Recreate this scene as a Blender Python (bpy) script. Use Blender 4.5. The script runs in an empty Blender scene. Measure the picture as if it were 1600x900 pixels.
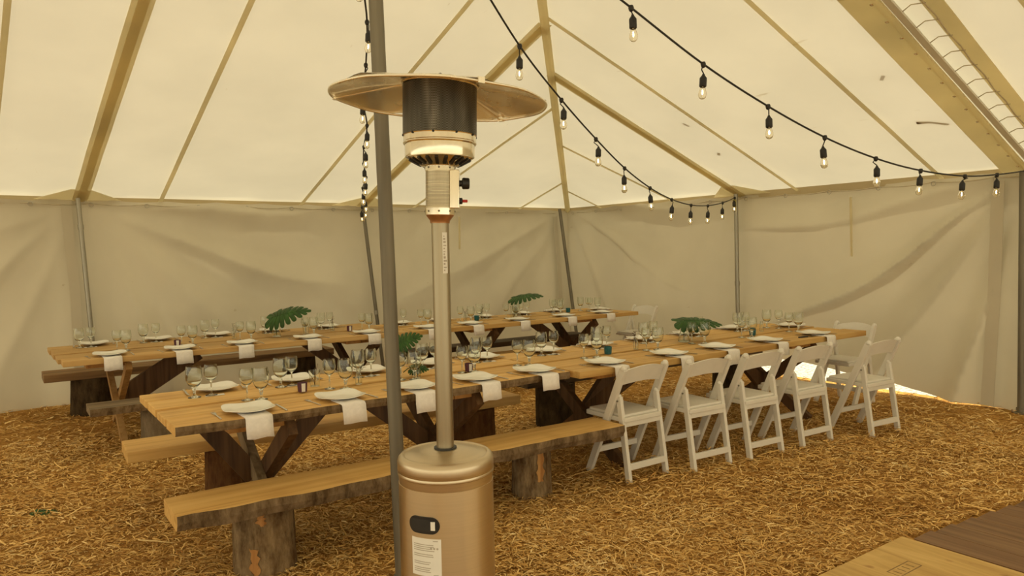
import bpy, math, random
import numpy as np
from mathutils import Vector, Matrix, noise
rnd = random.Random(7)
scene = bpy.context.scene
col = scene.collection
PI = math.pi

# ------------------------------------------------------------------ camera
# World: X runs along the tables (to the right/away), Y across them (to the left/away), Z up.
# Camera stands inside the tent at the origin, eye height 1.58 m.
cd = bpy.data.cameras.new('camera'); cam = bpy.data.objects.new('camera', cd); col.objects.link(cam)
FW = Vector((0.57606, 0.81584, -0.05058)); RT = Vector((0.81620, -0.57747, -0.01877)); UP = Vector((0.04452, 0.03047, 0.99854))
cam.matrix_world = Matrix(((RT.x, UP.x, -FW.x, 0), (RT.y, UP.y, -FW.y, 0), (RT.z, UP.z, -FW.z, 1.58), (0, 0, 0, 1)))
cd.sensor_width = 36.0; cd.lens = 36.0 * 1142.7 / 1600; cd.clip_start = .05; cd.clip_end = 300
scene.camera = cam

# ------------------------------------------------------------------ world, sun, exposure
w = bpy.data.worlds.new('sky'); scene.world = w; w.use_nodes = True
bg = w.node_tree.nodes['Background']; bg.inputs[0].default_value = (1.0, .91, .66, 1); bg.inputs[1].default_value = 1.8
sd = bpy.data.lights.new('sun', 'SUN'); sun = bpy.data.objects.new('sun', sd); col.objects.link(sun)
sd.energy = 7.6; sd.angle = math.radians(1.5); sd.color = (1.0, .91, .66)
sun.rotation_euler = Vector((.25, .10, .96)).to_track_quat('Z', 'Y').to_euler()
scene.view_settings.view_transform = 'Standard'; scene.view_settings.look = 'None'
scene.view_settings.gamma = 1; scene.view_settings.use_curve_mapping = False
scene.view_settings.exposure = 0.0

# ------------------------------------------------------------------ materials
def mat(name):
    m = bpy.data.materials.new(name); m.use_nodes = True
    nt = m.node_tree; nt.nodes.clear()
    o = nt.nodes.new('ShaderNodeOutputMaterial')
    return m, nt, o
def N(nt, t, **kw):
    n = nt.nodes.new(t)
    for k, v in kw.items():
        if k in n.inputs: n.inputs[k].default_value = v
        else: setattr(n, k, v)
    return n
def coords(nt, scale=(1, 1, 1), src='Object'):
    tc = N(nt, 'ShaderNodeTexCoord'); mp = N(nt, 'ShaderNodeMapping'); mp.inputs['Scale'].default_value = scale
    nt.links.new(tc.outputs[src], mp.inputs[0]); return mp.outputs[0]
def ramp(nt, fac, stops):
    r = N(nt, 'ShaderNodeValToRGB'); e = r.color_ramp.elements
    while len(e) < len(stops): e.new(.5)
    for i, (p, c) in enumerate(stops):
        e[i].position = p; e[i].color = (*c, 1)
    nt.links.new(fac, r.inputs[0]); return r.outputs[0]
def mixc(nt, fac, a, b, mode='MIX'):
    m = N(nt, 'ShaderNodeMix', data_type='RGBA', blend_type=mode)
    for s, v in ((0, fac), (6, a), (7, b)):
        if hasattr(v, 'links'): nt.links.new(v, m.inputs[s])
        elif s == 0: m.inputs[0].default_value = v
        else: m.inputs[s].default_value = (*v, 1)
    return m.outputs[2]
def bumpn(nt, h, strength, dist=.01):
    b = N(nt, 'ShaderNodeBump'); b.inputs['Strength'].default_value = strength; b.inputs['Distance'].default_value = dist
    nt.links.new(h, b.inputs['Height']); return b.outputs[0]
def plain(name, c, rough=.5, metal=0, spec=.5, var=.0, nscale=20, bump=0):
    m, nt, o = mat(name); p = N(nt, 'ShaderNodeBsdfPrincipled')
    p.inputs['Roughness'].default_value = rough; p.inputs['Metallic'].default_value = metal
    p.inputs['Specular IOR Level'].default_value = spec
    no = N(nt, 'ShaderNodeTexNoise'); no.inputs['Scale'].default_value = nscale; nt.links.new(coords(nt), no.inputs[0])
    lo = tuple(max(0, x * (1 - var)) for x in c); hi = tuple(min(1, x * (1 + var)) for x in c)
    nt.links.new(ramp(nt, no.outputs[0], [(.3, lo), (.7, hi)]), p.inputs['Base Color'])
    if bump: nt.links.new(bumpn(nt, no.outputs[0], bump), p.inputs['Normal'])
    nt.links.new(p.outputs[0], o.inputs[0]); return m
def canvas(name, dif, tra, fac, stain=.12, nsc=1.2):
    m, nt, o = mat(name)
    no = N(nt, 'ShaderNodeTexNoise', Detail=5.0); no.inputs['Scale'].default_value = nsc; nt.links.new(coords(nt), no.inputs[0])
    n2 = N(nt, 'ShaderNodeTexNoise', Detail=3.0); n2.inputs['Scale'].default_value = 9; nt.links.new(coords(nt, (1, .25, 1)), n2.inputs[0])
    f = ramp(nt, no.outputs[0], [(.35, (1 - stain,) * 3), (.65, (1, 1, 1))])
    f2 = ramp(nt, n2.outputs[0], [(.20, (.80, .75, .66)), (.27, (1, 1, 1))])
    k = mixc(nt, 1.0, f, f2, 'MULTIPLY')
    d = N(nt, 'ShaderNodeBsdfDiffuse'); t = N(nt, 'ShaderNodeBsdfTranslucent')
    nt.links.new(mixc(nt, 1.0, k, dif, 'MULTIPLY'), d.inputs[0]); nt.links.new(mixc(nt, 1.0, k, tra, 'MULTIPLY'), t.inputs[0])
    mx = N(nt, 'ShaderNodeMixShader'); mx.inputs[0].default_value = fac
    nt.links.new(d.outputs[0], mx.inputs[1]); nt.links.new(t.outputs[0], mx.inputs[2]); nt.links.new(mx.outputs[0], o.inputs[0])
    return m
def wood(name, c1, c2, c3, axis='X', rough=.6, knots=.5, bump=.25):
    m, nt, o = mat(name); p = N(nt, 'ShaderNodeBsdfPrincipled'); p.inputs['Roughness'].default_value = rough
    p.inputs['Specular IOR Level'].default_value = .3
    sc = {'X': (1.2, 22, 22), 'Y': (22, 1.2, 22), 'Z': (22, 22, 1.2)}[axis]
    oi = N(nt, 'ShaderNodeObjectInfo')
    tc = N(nt, 'ShaderNodeTexCoord'); ad = N(nt, 'ShaderNodeVectorMath', operation='ADD'); ml = N(nt, 'ShaderNodeVectorMath', operation='SCALE')
    ml.inputs[0].default_value = (7, 3, 5); nt.links.new(oi.outputs['Random'], ml.inputs['Scale'])
    nt.links.new(tc.outputs['Object'], ad.inputs[0]); nt.links.new(ml.outputs[0], ad.inputs[1])
    mp = N(nt, 'ShaderNodeMapping'); mp.inputs['Scale'].default_value = sc; nt.links.new(ad.outputs[0], mp.inputs[0])
    n1 = N(nt, 'ShaderNodeTexNoise', Detail=6.0, Distortion=.6); n1.inputs['Scale'].default_value = 1.0; nt.links.new(mp.outputs[0], n1.inputs[0])
    n2 = N(nt, 'ShaderNodeTexNoise', Detail=2.0); n2.inputs['Scale'].default_value = 2.2; nt.links.new(ad.outputs[0], n2.inputs[0])
    a = ramp(nt, n1.outputs[0], [(.3, c1), (.5, c2), (.72, c3)])
    kn = ramp(nt, n2.outputs[0], [(.28, (.62, .5, .4)), (.42, (1, 1, 1))])
    b = mixc(nt, knots, a, mixc(nt, 1.0, a, kn, 'MULTIPLY'))
    tone = N(nt, 'ShaderNodeMapRange'); tone.inputs[3].default_value = .86; tone.inputs[4].default_value = 1.12
    nt.links.new(oi.outputs['Random'], tone.inputs[0])
    g = N(nt, 'ShaderNodeVectorMath', operation='SCALE'); nt.links.new(b, g.inputs[0]); nt.links.new(tone.outputs[0], g.inputs['Scale'])
    nt.links.new(g.outputs[0], p.inputs['Base Color']); nt.links.new(bumpn(nt, n1.outputs[0], bump, .004), p.inputs['Normal'])
    nt.links.new(p.outputs[0], o.inputs[0]); return m
def metal(name, c, rough, aniso_axis='Z', var=.1, streak=8, metallic=1.0):
    m, nt, o = mat(name); p = N(nt, 'ShaderNodeBsdfPrincipled'); p.inputs['Metallic'].default_value = metallic
    sc = {'Z': (streak, streak, .4), 'X': (.4, streak, streak), 'R': (.5, .5, streak)}[aniso_axis]
    no = N(nt, 'ShaderNodeTexNoise', Detail=4.0); no.inputs['Scale'].default_value = 3; nt.links.new(coords(nt, sc), no.inputs[0])
    nt.links.new(ramp(nt, no.outputs[0], [(.3, tuple(x * (1 - var) for x in c)), (.7, tuple(min(1, x * (1 + var)) for x in c))]), p.inputs['Base Color'])
    mr = N(nt, 'ShaderNodeMapRange'); mr.inputs[3].default_value = rough * .8; mr.inputs[4].default_value = rough * 1.25
    nt.links.new(no.outputs[0], mr.inputs[0]); nt.links.new(mr.outputs[0], p.inputs['Roughness'])
    nt.links.new(p.outputs[0], o.inputs[0]); return m
def glass(name, c=(1, 1, 1), rough=0.0, ior=1.45):
    m, nt, o = mat(name); g = N(nt, 'ShaderNodeBsdfGlass'); g.inputs['Color'].default_value = (*c, 1)
    g.inputs['Roughness'].default_value = rough; g.inputs['IOR'].default_value = ior
    nt.links.new(g.outputs[0], o.inputs[0]); return m
def emit(name, c, s):
    m, nt, o = mat(name); e = N(nt, 'ShaderNodeEmission'); e.inputs[0].default_value = (*c, 1); e.inputs[1].default_value = s
    nt.links.new(e.outputs[0], o.inputs[0]); return m

M = {}
M['roof'] = canvas('roof canvas', (.78, .74, .62), (.86, .84, .74), .15, .07)
M['wall'] = canvas('wall canvas', (.63, .57, .44), (.80, .72, .52), .07, .10, .9)
M['webbing'] = canvas('webbing strap', (.78, .70, .48), (.97, .90, .68), .66, .12)
M['seam'] = canvas('sewn seam', (.80, .73, .54), (.97, .91, .72), .62, .1)
M['eave'] = canvas('eave band', (.56, .46, .28), (.70, .58, .36), .10, .1)
M['pine'] = wood('pine boards', (.54, .30, .085), (.67, .41, .135), (.75, .49, .18))
M['pine_b'] = wood('tan boards', (.46, .26, .085), (.58, .36, .13), (.65, .43, .18))
M['pine_y'] = wood('pine boards across', (.34, .15, .04), (.46, .23, .065), (.52, .28, .09), 'Y')
M['brown'] = wood('shade darkened boards', (.12, .065, .026), (.22, .125, .05), (.32, .19, .08))  # tan bench wood, darkened in colour to stand for shade under the back table
M['dark'] = wood('weathered dark wood', (.045, .028, .014), (.10, .06, .028), (.17, .11, .055))
M['darkz'] = wood('dark brown timber', (.06, .030, .012), (.11, .055, .022), (.16, .085, .036), 'Z')
M['lightleg'] = wood('light timber', (.30, .16, .055), (.40, .23, .085), (.46, .28, .11), 'Z')
M['greyleg'] = wood('grey timber', (.13, .09, .05), (.22, .16, .09), (.30, .23, .14), 'Z')
M['grey_slab'] = wood('grey weathered slab', (.14, .10, .06), (.24, .18, .11), (.33, .26, .17))
M['resin'] = plain('white resin', (.74, .70, .62), .38, var=.02)
M['ceramic'] = plain('cream ceramic', (.86, .84, .77), .18, var=.01)
M['cloth'] = plain('white cotton', (.86, .82, .78), .9, spec=.1, var=.04, nscale=60, bump=.1)
M['steelflat'] = metal('cutlery steel', (.62, .60, .56), .25, 'X')
M['galv'] = metal('galvanised steel', (.21, .19, .145), .55, 'Z', .25, 6, .6)
M['galv_l'] = metal('bright galvanised steel', (.36, .34, .28), .42, 'Z', .15, 6, .8)
M['brushed'] = metal('brushed stainless', (.60, .50, .35), .34, 'R', .06, 60)
def brushed_round(name, c, rough):
    m, nt, o = mat(name); p = N(nt, 'ShaderNodeBsdfPrincipled'); p.inputs['Metallic'].default_value = 1; p.inputs['Roughness'].default_value = rough
    p.inputs['Anisotropic'].default_value = .85; p.inputs['Anisotropic Rotation'].default_value = .25
    tg_ = N(nt, 'ShaderNodeTangent', direction_type='RADIAL', axis='Z'); nt.links.new(tg_.outputs[0], p.inputs['Tangent'])
    no = N(nt, 'ShaderNodeTexNoise', Detail=3.0); no.inputs['Scale'].default_value = 3; nt.links.new(coords(nt, (.5, .5, 50)), no.inputs[0])
    nt.links.new(ramp(nt, no.outputs[0], [(.3, tuple(x * .97 for x in c)), (.7, tuple(x * 1.03 for x in c))]), p.inputs['Base Color'])
    nt.links.new(p.outputs[0], o.inputs[0]); return m
M['brushedc'] = brushed_round('brushed stainless housing', (.62, .49, .31), .36)
M['brushedv'] = metal('brushed stainless tube', (.37, .32, .225), .36, 'Z', .06, 40)
M['polish'] = metal('polished steel', (.78, .71, .56), .12, 'Z', .05)
M['hat'] = metal('heat stained reflector', (.93, .84, .68), .26, 'Z', .12, 2)
M['copper'] = plain('copper cone', (.42, .22, .10), .35, .8, var=.2)
M['black'] = plain('black plastic', (.012, .011, .010), .45, var=.2)
M['cable'] = plain('black cable', (.02, .018, .015), .6, var=.2)
M['red'] = plain('red plastic', (.50, .03, .02), .4, var=.1)
M['glass'] = glass('clear glass', (.97, .98, .96))
M['bulb'] = glass('bulb glass', (1, .97, .90), 0, 1.12)
M['filament'] = emit('lit filament', (1, .70, .28), 30)
M['leaf'] = plain('monstera leaf', (.030, .082, .014), .5, 0, .25, var=.35, nscale=9)
M['stemg'] = plain('green stem', (.09, .14, .03), .5, var=.2)
M['sprig'] = plain('olive sprig', (.10, .10, .035), .6, var=.3)
M['twig'] = plain('brown twig', (.12, .07, .035), .8, var=.3)
M['purple'] = plain('purple wax', (.09, .02, .045), .5, var=.2)
M['teal'] = plain('teal glazed holder', (.01, .11, .13), .3, var=.25, nscale=40)
M['paper'] = plain('white paper', (.82, .80, .74), .8, spec=.1, var=.02)
M['ink'] = plain('grey print', (.46, .41, .33), .8, var=.1)
M['stamp'] = plain('faded stamp ink', (.24, .15, .06), .8, var=.3)
M['orange'] = wood('bare orange wood', (.22, .09, .025), (.38, .175, .05), (.50, .27, .09), 'Z', knots=.6)
M['ring'] = metal('steel ring', (.5, .47, .40), .4)
M['rope'] = plain('pale rope', (.55, .48, .34), .9, var=.1)
M['tape'] = plain('yellow tag', (.40, .34, .10), .7, var=.2)

def bark_mat(name, a, b, c):
    m, nt, o = mat(name); p = N(nt, 'ShaderNodeBsdfPrincipled'); p.inputs['Roughness'].default_value = .9; p.inputs['Specular IOR Level'].default_value = .1
    oi = N(nt, 'ShaderNodeObjectInfo'); tc = N(nt, 'ShaderNodeTexCoord'); ad = N(nt, 'ShaderNodeVectorMath', operation='ADD')
    nt.links.new(tc.outputs['Object'], ad.inputs[0]); nt.links.new(oi.outputs['Location'], ad.inputs[1])
    mp = N(nt, 'ShaderNodeMapping'); mp.inputs['Scale'].default_value = (14, 14, 5); nt.links.new(ad.outputs[0], mp.inputs[0])
    n1 = N(nt, 'ShaderNodeTexNoise', Detail=8.0, Roughness=.7); n1.inputs['Scale'].default_value = 1; nt.links.new(mp.outputs[0], n1.inputs[0])
    n2 = N(nt, 'ShaderNodeTexNoise', Detail=2.0); n2.inputs['Scale'].default_value = 9; nt.links.new(ad.outputs[0], n2.inputs[0])
    k = mixc(nt, n2.outputs[0], a, b)
    nt.links.new(mixc(nt, ramp(nt, n1.outputs[0], [(.38, (0, 0, 0)), (.66, (1, 1, 1))]), k, c), p.inputs['Base Color'])
    nt.links.new(bumpn(nt, n1.outputs[0], .9, .02), p.inputs['Normal']); nt.links.new(p.outputs[0], o.inputs[0]); return m
M['bark'] = bark_mat('rough bark', (.045, .026, .012), (.15, .08, .03), (.34, .24, .13))
M['darkbark'] = bark_mat('dark stump', (.02, .013, .007), (.05, .03, .014), (.10, .065, .03))
M['redbark'] = bark_mat('reddish stump', (.05, .02, .008), (.13, .055, .02), (.20, .10, .035))
M['greybark'] = bark_mat('grey stump', (.10, .07, .04), (.19, .14, .085), (.28, .21, .13))
M['liveedge'] = bark_mat('live edge bark', (.05, .03, .014), (.14, .085, .04), (.30, .21, .12))

def ground_mat():
    m, nt, o = mat('straw ground'); p = N(nt, 'ShaderNodeBsdfPrincipled'); p.inputs['Roughness'].default_value = .95; p.inputs['Specular IOR Level'].default_value = .05
    n1 = N(nt, 'ShaderNodeTexNoise', Detail=8.0, Roughness=.75); n1.inputs['Scale'].default_value = 30; nt.links.new(coords(nt), n1.inputs[0])
    n2 = N(nt, 'ShaderNodeTexNoise', Detail=3.0); n2.inputs['Scale'].default_value = 1.3; nt.links.new(coords(nt), n2.inputs[0])
    a = ramp(nt, n1.outputs[0], [(.3, (.24, .11, .028)), (.5, (.52, .28, .075)), (.7, (.74, .47, .15))])
    b = ramp(nt, n2.outputs[0], [(.35, (.72, .66, .6)), (.65, (1.1, 1.1, 1.1))])
    nt.links.new(mixc(nt, 1.0, a, b, 'MULTIPLY'), p.inputs['Base Color']); nt.links.new(bumpn(nt, n1.outputs[0], .8, .02), p.inputs['Normal'])
    nt.links.new(p.outputs[0], o.inputs[0]); return m
M['ground'] = ground_mat()
def straw_mat():
    m, nt, o = mat('straw blades'); p = N(nt, 'ShaderNodeBsdfPrincipled'); p.inputs['Roughness'].default_value = .7; p.inputs['Specular IOR Level'].default_value = .2
    at = N(nt, 'ShaderNodeAttribute', attribute_name='tint')
    nt.links.new(ramp(nt, at.outputs['Fac'], [(0, (.36, .17, .04)), (.3, (.64, .375, .11)), (.65, (.84, .56, .21)), (1, (.95, .75, .39))]), p.inputs['Base Color'])
    nt.links.new(p.outputs[0], o.inputs[0]); return m
M['straw'] = straw_mat()
def gravel_mat():
    m, nt, o = mat('pale gravel'); p = N(nt, 'ShaderNodeBsdfPrincipled'); p.inputs['Roughness'].default_value = .9
    v = N(nt, 'ShaderNodeTexVoronoi'); v.inputs['Scale'].default_value = 28; nt.links.new(coords(nt), v.inputs[0])
    nt.links.new(ramp(nt, v.outputs['Distance'], [(.05, (.62, .60, .55)), (.5, (.42, .40, .36)), (.8, (.16, .15, .13))]), p.inputs['Base Color'])
    nt.links.new(bumpn(nt, v.outputs['Distance'], .8, .03), p.inputs['Normal']); nt.links.new(p.outputs[0], o.inputs[0]); return m
M['gravel'] = gravel_mat()
def ply_mat():
    m, nt, o = mat('plywood face'); p = N(nt, 'ShaderNodeBsdfPrincipled'); p.inputs['Roughness'].default_value = .6
    n1 = N(nt, 'ShaderNodeTexNoise', Detail=5.0, Distortion=1.5); n1.inputs['Scale'].default_value = 1.5; nt.links.new(coords(nt, (9, 1.0, 1)), n1.inputs[0])
    n2 = N(nt, 'ShaderNodeTexNoise', Detail=1.0); n2.inputs['Scale'].default_value = 7; nt.links.new(coords(nt, (1.6, .8, 1)), n2.inputs[0])
    a = ramp(nt, n1.outputs[0], [(.3, (.46, .27, .075)), (.55, (.60, .39, .125)), (.75, (.68, .46, .17))])
    k = ramp(nt, n2.outputs[0], [(.24, (.50, .32, .2)), (.33, (1, 1, 1))])
    nt.links.new(mixc(nt, 1.0, a, k, 'MULTIPLY'), p.inputs['Base Color']); nt.links.new(p.outputs[0], o.inputs[0]); return m
M['ply'] = ply_mat()
M['laminate'] = wood('brown laminate', (.13, .065, .030), (.19, .10, .048), (.26, .15, .075), 'Y', .4, .3, .05)
def perforated():
    m, nt, o = mat('sooty wire mesh'); p = N(nt, 'ShaderNodeBsdfPrincipled'); p.inputs['Roughness'].default_value = .5; p.inputs['Metallic'].default_value = .7
    n1 = N(nt, 'ShaderNodeTexNoise', Detail=3.0); n1.inputs['Scale'].default_value = 6; nt.links.new(coords(nt, (3, 3, .6)), n1.inputs[0])
    ch = N(nt, 'ShaderNodeTexChecker'); ch.inputs['Scale'].default_value = 220; nt.links.new(coords(nt), ch.inputs[0])
    a = ramp(nt, n1.outputs[0], [(.35, (.08, .078, .066)), (.6, (.16, .155, .13)), (.75, (.29, .28, .24))])
    nt.links.new(mixc(nt, ch.outputs[1], a, mixc(nt, 1.0, a, (.55, .5, .45), 'MULTIPLY')), p.inputs['Base Color'])
    nt.links.new(p.outputs[0], o.inputs[0]); return m
M['mesh'] = perforated()
M['ribbed'] = metal('ribbed vent steel', (.52, .45, .31), .3, 'R', .4, 90)
M['scorch'] = plain('scorched band', (.55, .30, .06), .3, .9, var=.4, nscale=18)

# ------------------------------------------------------------------ mesh builder
class MB:
    def __init__(s): s.v = []; s.f = []; s.mi = []; s.cur = 0
    def add(s, vs, fs):
        b = len(s.v); s.v += [tuple(x) for x in vs]; s.f += [tuple(b + i for i in f) for f in fs]; s.mi += [s.cur] * len(fs); return s
    def box(s, x0, x1, y0, y1, z0, z1):
        vs = [(x, y, z) for z in (z0, z1) for y in (y0, y1) for x in (x0, x1)]
        return s.add(vs, [(0, 2, 3, 1), (4, 5, 7, 6), (0, 1, 5, 4), (2, 6, 7, 3), (0, 4, 6, 2), (1, 3, 7, 5)])
    def bar(s, a, b, wdt, hgt, side):
        """oriented box from a to b; 'wdt' is measured along 'side', 'hgt' across it"""
        a = Vector(a); b = Vector(b); d = (b - a).normalized(); sd = Vector(side); sd = (sd - d * sd.dot(d)).normalized(); n = d.cross(sd)
        vs = [p + sd * (i * wdt / 2) + n * (j * hgt / 2) for p in (a, b) for i in (-1, 1) for j in (-1, 1)]
        return s.add(vs, [(0, 1, 3, 2), (4, 6, 7, 5), (0, 4, 5, 1), (2, 3, 7, 6), (0, 2, 6, 4), (1, 5, 7, 3)])
    def tube(s, pts, r, n=8, cap=True):
        pts = [Vector(p) for p in pts]; k = len(pts); rr = r if isinstance(r, (list, tuple)) else [r] * k
        vs = []; ref = None
        for i, p in enumerate(pts):
            d = (pts[min(i + 1, k - 1)] - pts[max(i - 1, 0)]).normalized()
            if ref is None: ref = Vector((0, 0, 1)) if abs(d.z) < .9 else Vector((1, 0, 0))
            u = (ref - d * ref.dot(d)).normalized(); ref = u; v = d.cross(u)
            vs += [p + (u * math.cos(2 * PI * j / n) + v * math.sin(2 * PI * j / n)) * rr[i] for j in range(n)]
        fs = [(i * n + j, i * n + (j + 1) % n, (i + 1) * n + (j + 1) % n, (i + 1) * n + j) for i in range(k - 1) for j in range(n)]
        if cap: fs += [tuple(range(n - 1, -1, -1)), tuple((k - 1) * n + j for j in range(n))]
        return s.add(vs, fs)
    def lathe(s, prof, n=24, c=(0, 0, 0), fr=None):
        vs = []; k = len(prof)
        for i, (r, z) in enumerate(prof):
            for j in range(n):
                a = 2 * PI * j / n; q = r * (fr(a, z) if fr else 1)
                vs.append((c[0] + q * math.cos(a), c[1] + q * math.sin(a), c[2] + z))
        fs = [(i * n + j, i * n + (j + 1) % n, (i + 1) * n + (j + 1) % n, (i + 1) * n + j) for i in range(k - 1) for j in range(n)]
        if prof[0][0] > 1e-6: fs.append(tuple(range(n - 1, -1, -1)))
        if prof[-1][0] > 1e-6: fs.append(tuple((k - 1) * n + j for j in range(n)))
        return s.add(vs, fs)
    def grid(s, fn, nu, nv):
        vs = [fn(i / nu, j / nv) for j in range(nv + 1) for i in range(nu + 1)]
        return s.add(vs, [(j * (nu + 1) + i, j * (nu + 1) + i + 1, (j + 1) * (nu + 1) + i + 1, (j + 1) * (nu + 1) + i) for j in range(nv) for i in range(nu)])
    def prism(s, pts, z0, z1):
        n = len(pts); vs = [(x, y, z0) for x, y in pts] + [(x, y, z1) for x, y in pts]
        return s.add(vs, [tuple(range(n - 1, -1, -1)), tuple(range(n, 2 * n))] + [(i, (i + 1) % n, n + (i + 1) % n, n + i) for i in range(n)])
    def mesh(s, name, mats, smooth=False):
        me = bpy.data.meshes.new(name); me.from_pydata(s.v, [], s.f)
        for m in (mats if isinstance(mats, (list, tuple)) else [mats]): me.materials.append(M[m])
        me.polygons.foreach_set('material_index', s.mi)
        if smooth: me.polygons.foreach_set('use_smooth', [True] * len(s.f))
        me.validate(); me.update(); return me
    def build(s, name, mats, parent=None, smooth=False, loc=None, bevel=0, autos=None):
        o = bpy.data.objects.new(name, s.mesh(name, mats, smooth)); col.objects.link(o)
        if parent: o.parent = parent
        if loc: o.location = loc
        if smooth and autos: o.data.set_sharp_from_angle(angle=math.radians(autos))
        if bevel:
            b = o.modifiers.new('bevel', 'BEVEL'); b.width = bevel; b.segments = 2; b.limit_method = 'ANGLE'
        return o
def tag(o, label=None, cat=None, group=None, kind=None):
    for k, v in (('label', label), ('category', cat), ('group', group), ('kind', kind)):
        if v: o[k] = v
    return o
def empty(name, loc=(0, 0, 0), rz=0):
    e = bpy.data.objects.new(name, None); e.empty_display_size = .1; e.location = loc; e.rotation_euler = (0, 0, rz); col.objects.link(e); return e
def copy_tree(o, parent=None):
    c = o.copy(); col.objects.link(c); c.parent = parent
    for ch in list(o.children): copy_tree(ch, c)
    return c
ORD = ['first', 'second', 'third', 'fourth', 'fifth', 'sixth', 'seventh', 'eighth', 'ninth', 'tenth', 'eleventh', 'twelfth']
def smooth01(x): x = max(0., min(1., x)); return x * x * (3 - 2 * x)
def interp(x, pts):
    if x <= pts[0][0]: return pts[0][1]
    for (a, b), (c, d) in zip(pts, pts[1:]):
        if x <= c: return b + (d - b) * (x - a) / (c - a)
    return pts[-1][1]

# ------------------------------------------------------------------ the setting: ground and tent
YL, XR, YN, XN, EV = 9.4, 7.8, -3.2, -4.8, 2.26     # eave lines and eave height
SL, SR = .335, .378                                   # roof slopes (long side, end side)
fl = MB().grid(lambda u, v: (-5 + 12.85 * u, -3.4 + 12.8 * v, 0), 40, 40).build('floor', 'ground'); tag(fl, kind='structure')
og = MB().grid(lambda u, v: (-60 + 140 * u, -60 + 140 * v, -.02), 2, 2).build('gravel_ground', 'gravel'); tag(og, kind='structure')

def zL(x, y): return EV + SL * (YL - y)
def zR(x, y): return EV + SR * (XR - x)
RY = (YL + YN) / 2; RZ = zL(0, RY); XA = XR - (RZ - EV) / SR; XB = XN + (RZ - EV) / SR
def ripple(x, y): return .012 * noise.noise((x * .9, y * .9, 3)) + .006 * noise.noise((x * 3, y * 1.2, 8))
def panel(e0, e1, r0, r1):
    e0, e1, r0, r1 = map(Vector, (e0, e1, r0, r1))
    def fn(u, v):
        p = (e0.lerp(e1, u)).lerp(r0.lerp(r1, u), v); edge = min(1, 4 * v, 4 * (1 - v)) * min(1, 6 * u, 6 * (1 - u))
        p.z += ripple(p.x, p.y) * edge - .03 * edge * math.sin(PI * v); return p
    return fn
rf = MB()
rf.grid(panel((XN, YL, EV), (XR, YL, EV), (XB, RY, RZ), (XA, RY, RZ)), 90, 36); rf.grid(panel((XR, YL, EV), (XR, YN, EV), (XA, RY, RZ), (XA, RY, RZ)), 90, 36)
rf.grid(panel((XR, YN, EV), (XN, YN, EV), (XA, RY, RZ), (XB, RY, RZ)), 40, 20); rf.grid(panel((XN, YN, EV), (XN, YL, EV), (XB, RY, RZ), (XB, RY, RZ)), 40, 20)
ceil = rf.build('ceiling', 'roof', smooth=True); tag(ceil, kind='structure')

def strap(name, a, b, side, wdt, drop=.05, mt='webbing', n=16, th=.004):
    """a flat strap lying under the roof sheet from plan point a to b; 'side' L or R says on which roof plane"""
    zf = zL if side == 'L' else zR; a = Vector(a); b = Vector(b); d = (b - a).normalized(); nn = Vector((-d.y, d.x))
    mb = MB(); vs = []
    for i in range(n + 1):
        p = a.lerp(b, i / n)
        wob = .004 * noise.noise((p.x * 2, p.y * 2, 1))
        for k in (-1, 1):
            q = p + nn * (k * wdt / 2 + wob); z = zf(q.x, q.y) - drop
            vs += [(q.x, q.y, z), (q.x, q.y, z - th)]
    fs = []
    for i in range(n):
        o = 4 * i; fs += [(o, o + 4, o + 6, o + 2), (o + 1, o + 3, o + 7, o + 5), (o, o + 1, o + 5, o + 4), (o + 2, o + 6, o + 7, o + 3)]
    fs += [(0, 2, 3, 1), (4 * n, 4 * n + 1, 4 * n + 3, 4 * n + 2)]
    mb.add(vs, fs); return mb.build(name, mt, ceil)
def hipL(x): return YL - SR * (XR - x) / SL          # y on the hip for a given x
def hipR(y): return XR - SL * (YL - y) / SR          # x on the hip for a given y
strap('webbing_strap', (.80, YL - .03), (1.06, 3.2), 'L', .075, .056)
strap('strap_backing', (.80, YL - .03), (1.06, 3.2), 'L', .15, .045, 'seam')
strap('webbing_strap', (4.12, YL - .03), (4.12, hipL(4.12)), 'L', .075, .056)
strap('strap_backing', (4.12, YL - .03), (4.12, hipL(4.12)), 'L', .15, .045, 'seam')
strap('webbing_strap', (XR - .03, 5.93), (hipR(5.93), 5.93), 'R', .075, .056)
strap('strap_backing', (XR - .03, 5.93), (hipR(5.93), 5.93), 'R', .15, .045, 'seam')
for x0, x1 in ((-.02, .30), (1.61, 1.68), (3.28, 3.28), (4.92, 5.22), (6.75, 6.85), (-.9, -.3), (-2.6, -1.4), (-3.5, -2.2)):
    y1 = max(RY + .1, hipL(x1) if x1 > 2.2 else RY + .1)
    strap('sewn_seam', (x0, YL - .03), (x1, y1), 'L', .045, .045, 'seam', 10)
for y0, y1 in ((5.12, 5.15), (3.52, 3.46), (7.05, 7.3), (8.55, 8.6), (1.9, 2.08), (.7, 1.2)):
    x1 = max(XA + .1, hipR(y1) if y1 > 3.4 else XA + .1)
    strap('sewn_seam', (XR - .03, y0), (x1, y1), 'R', .045, .045, 'seam', 10)
# hip webbing from the corner up to the peak
hp = MB(); hp.tube([(XR - .03 - k, hipL(XR - .03 - k) , zR(XR - .03 - k, 0) - .05) for k in np.linspace(0, XR - XA - .1, 14)], .045, 6); hp.build('hip_webbing', 'webbing', ceil, True)
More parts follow.
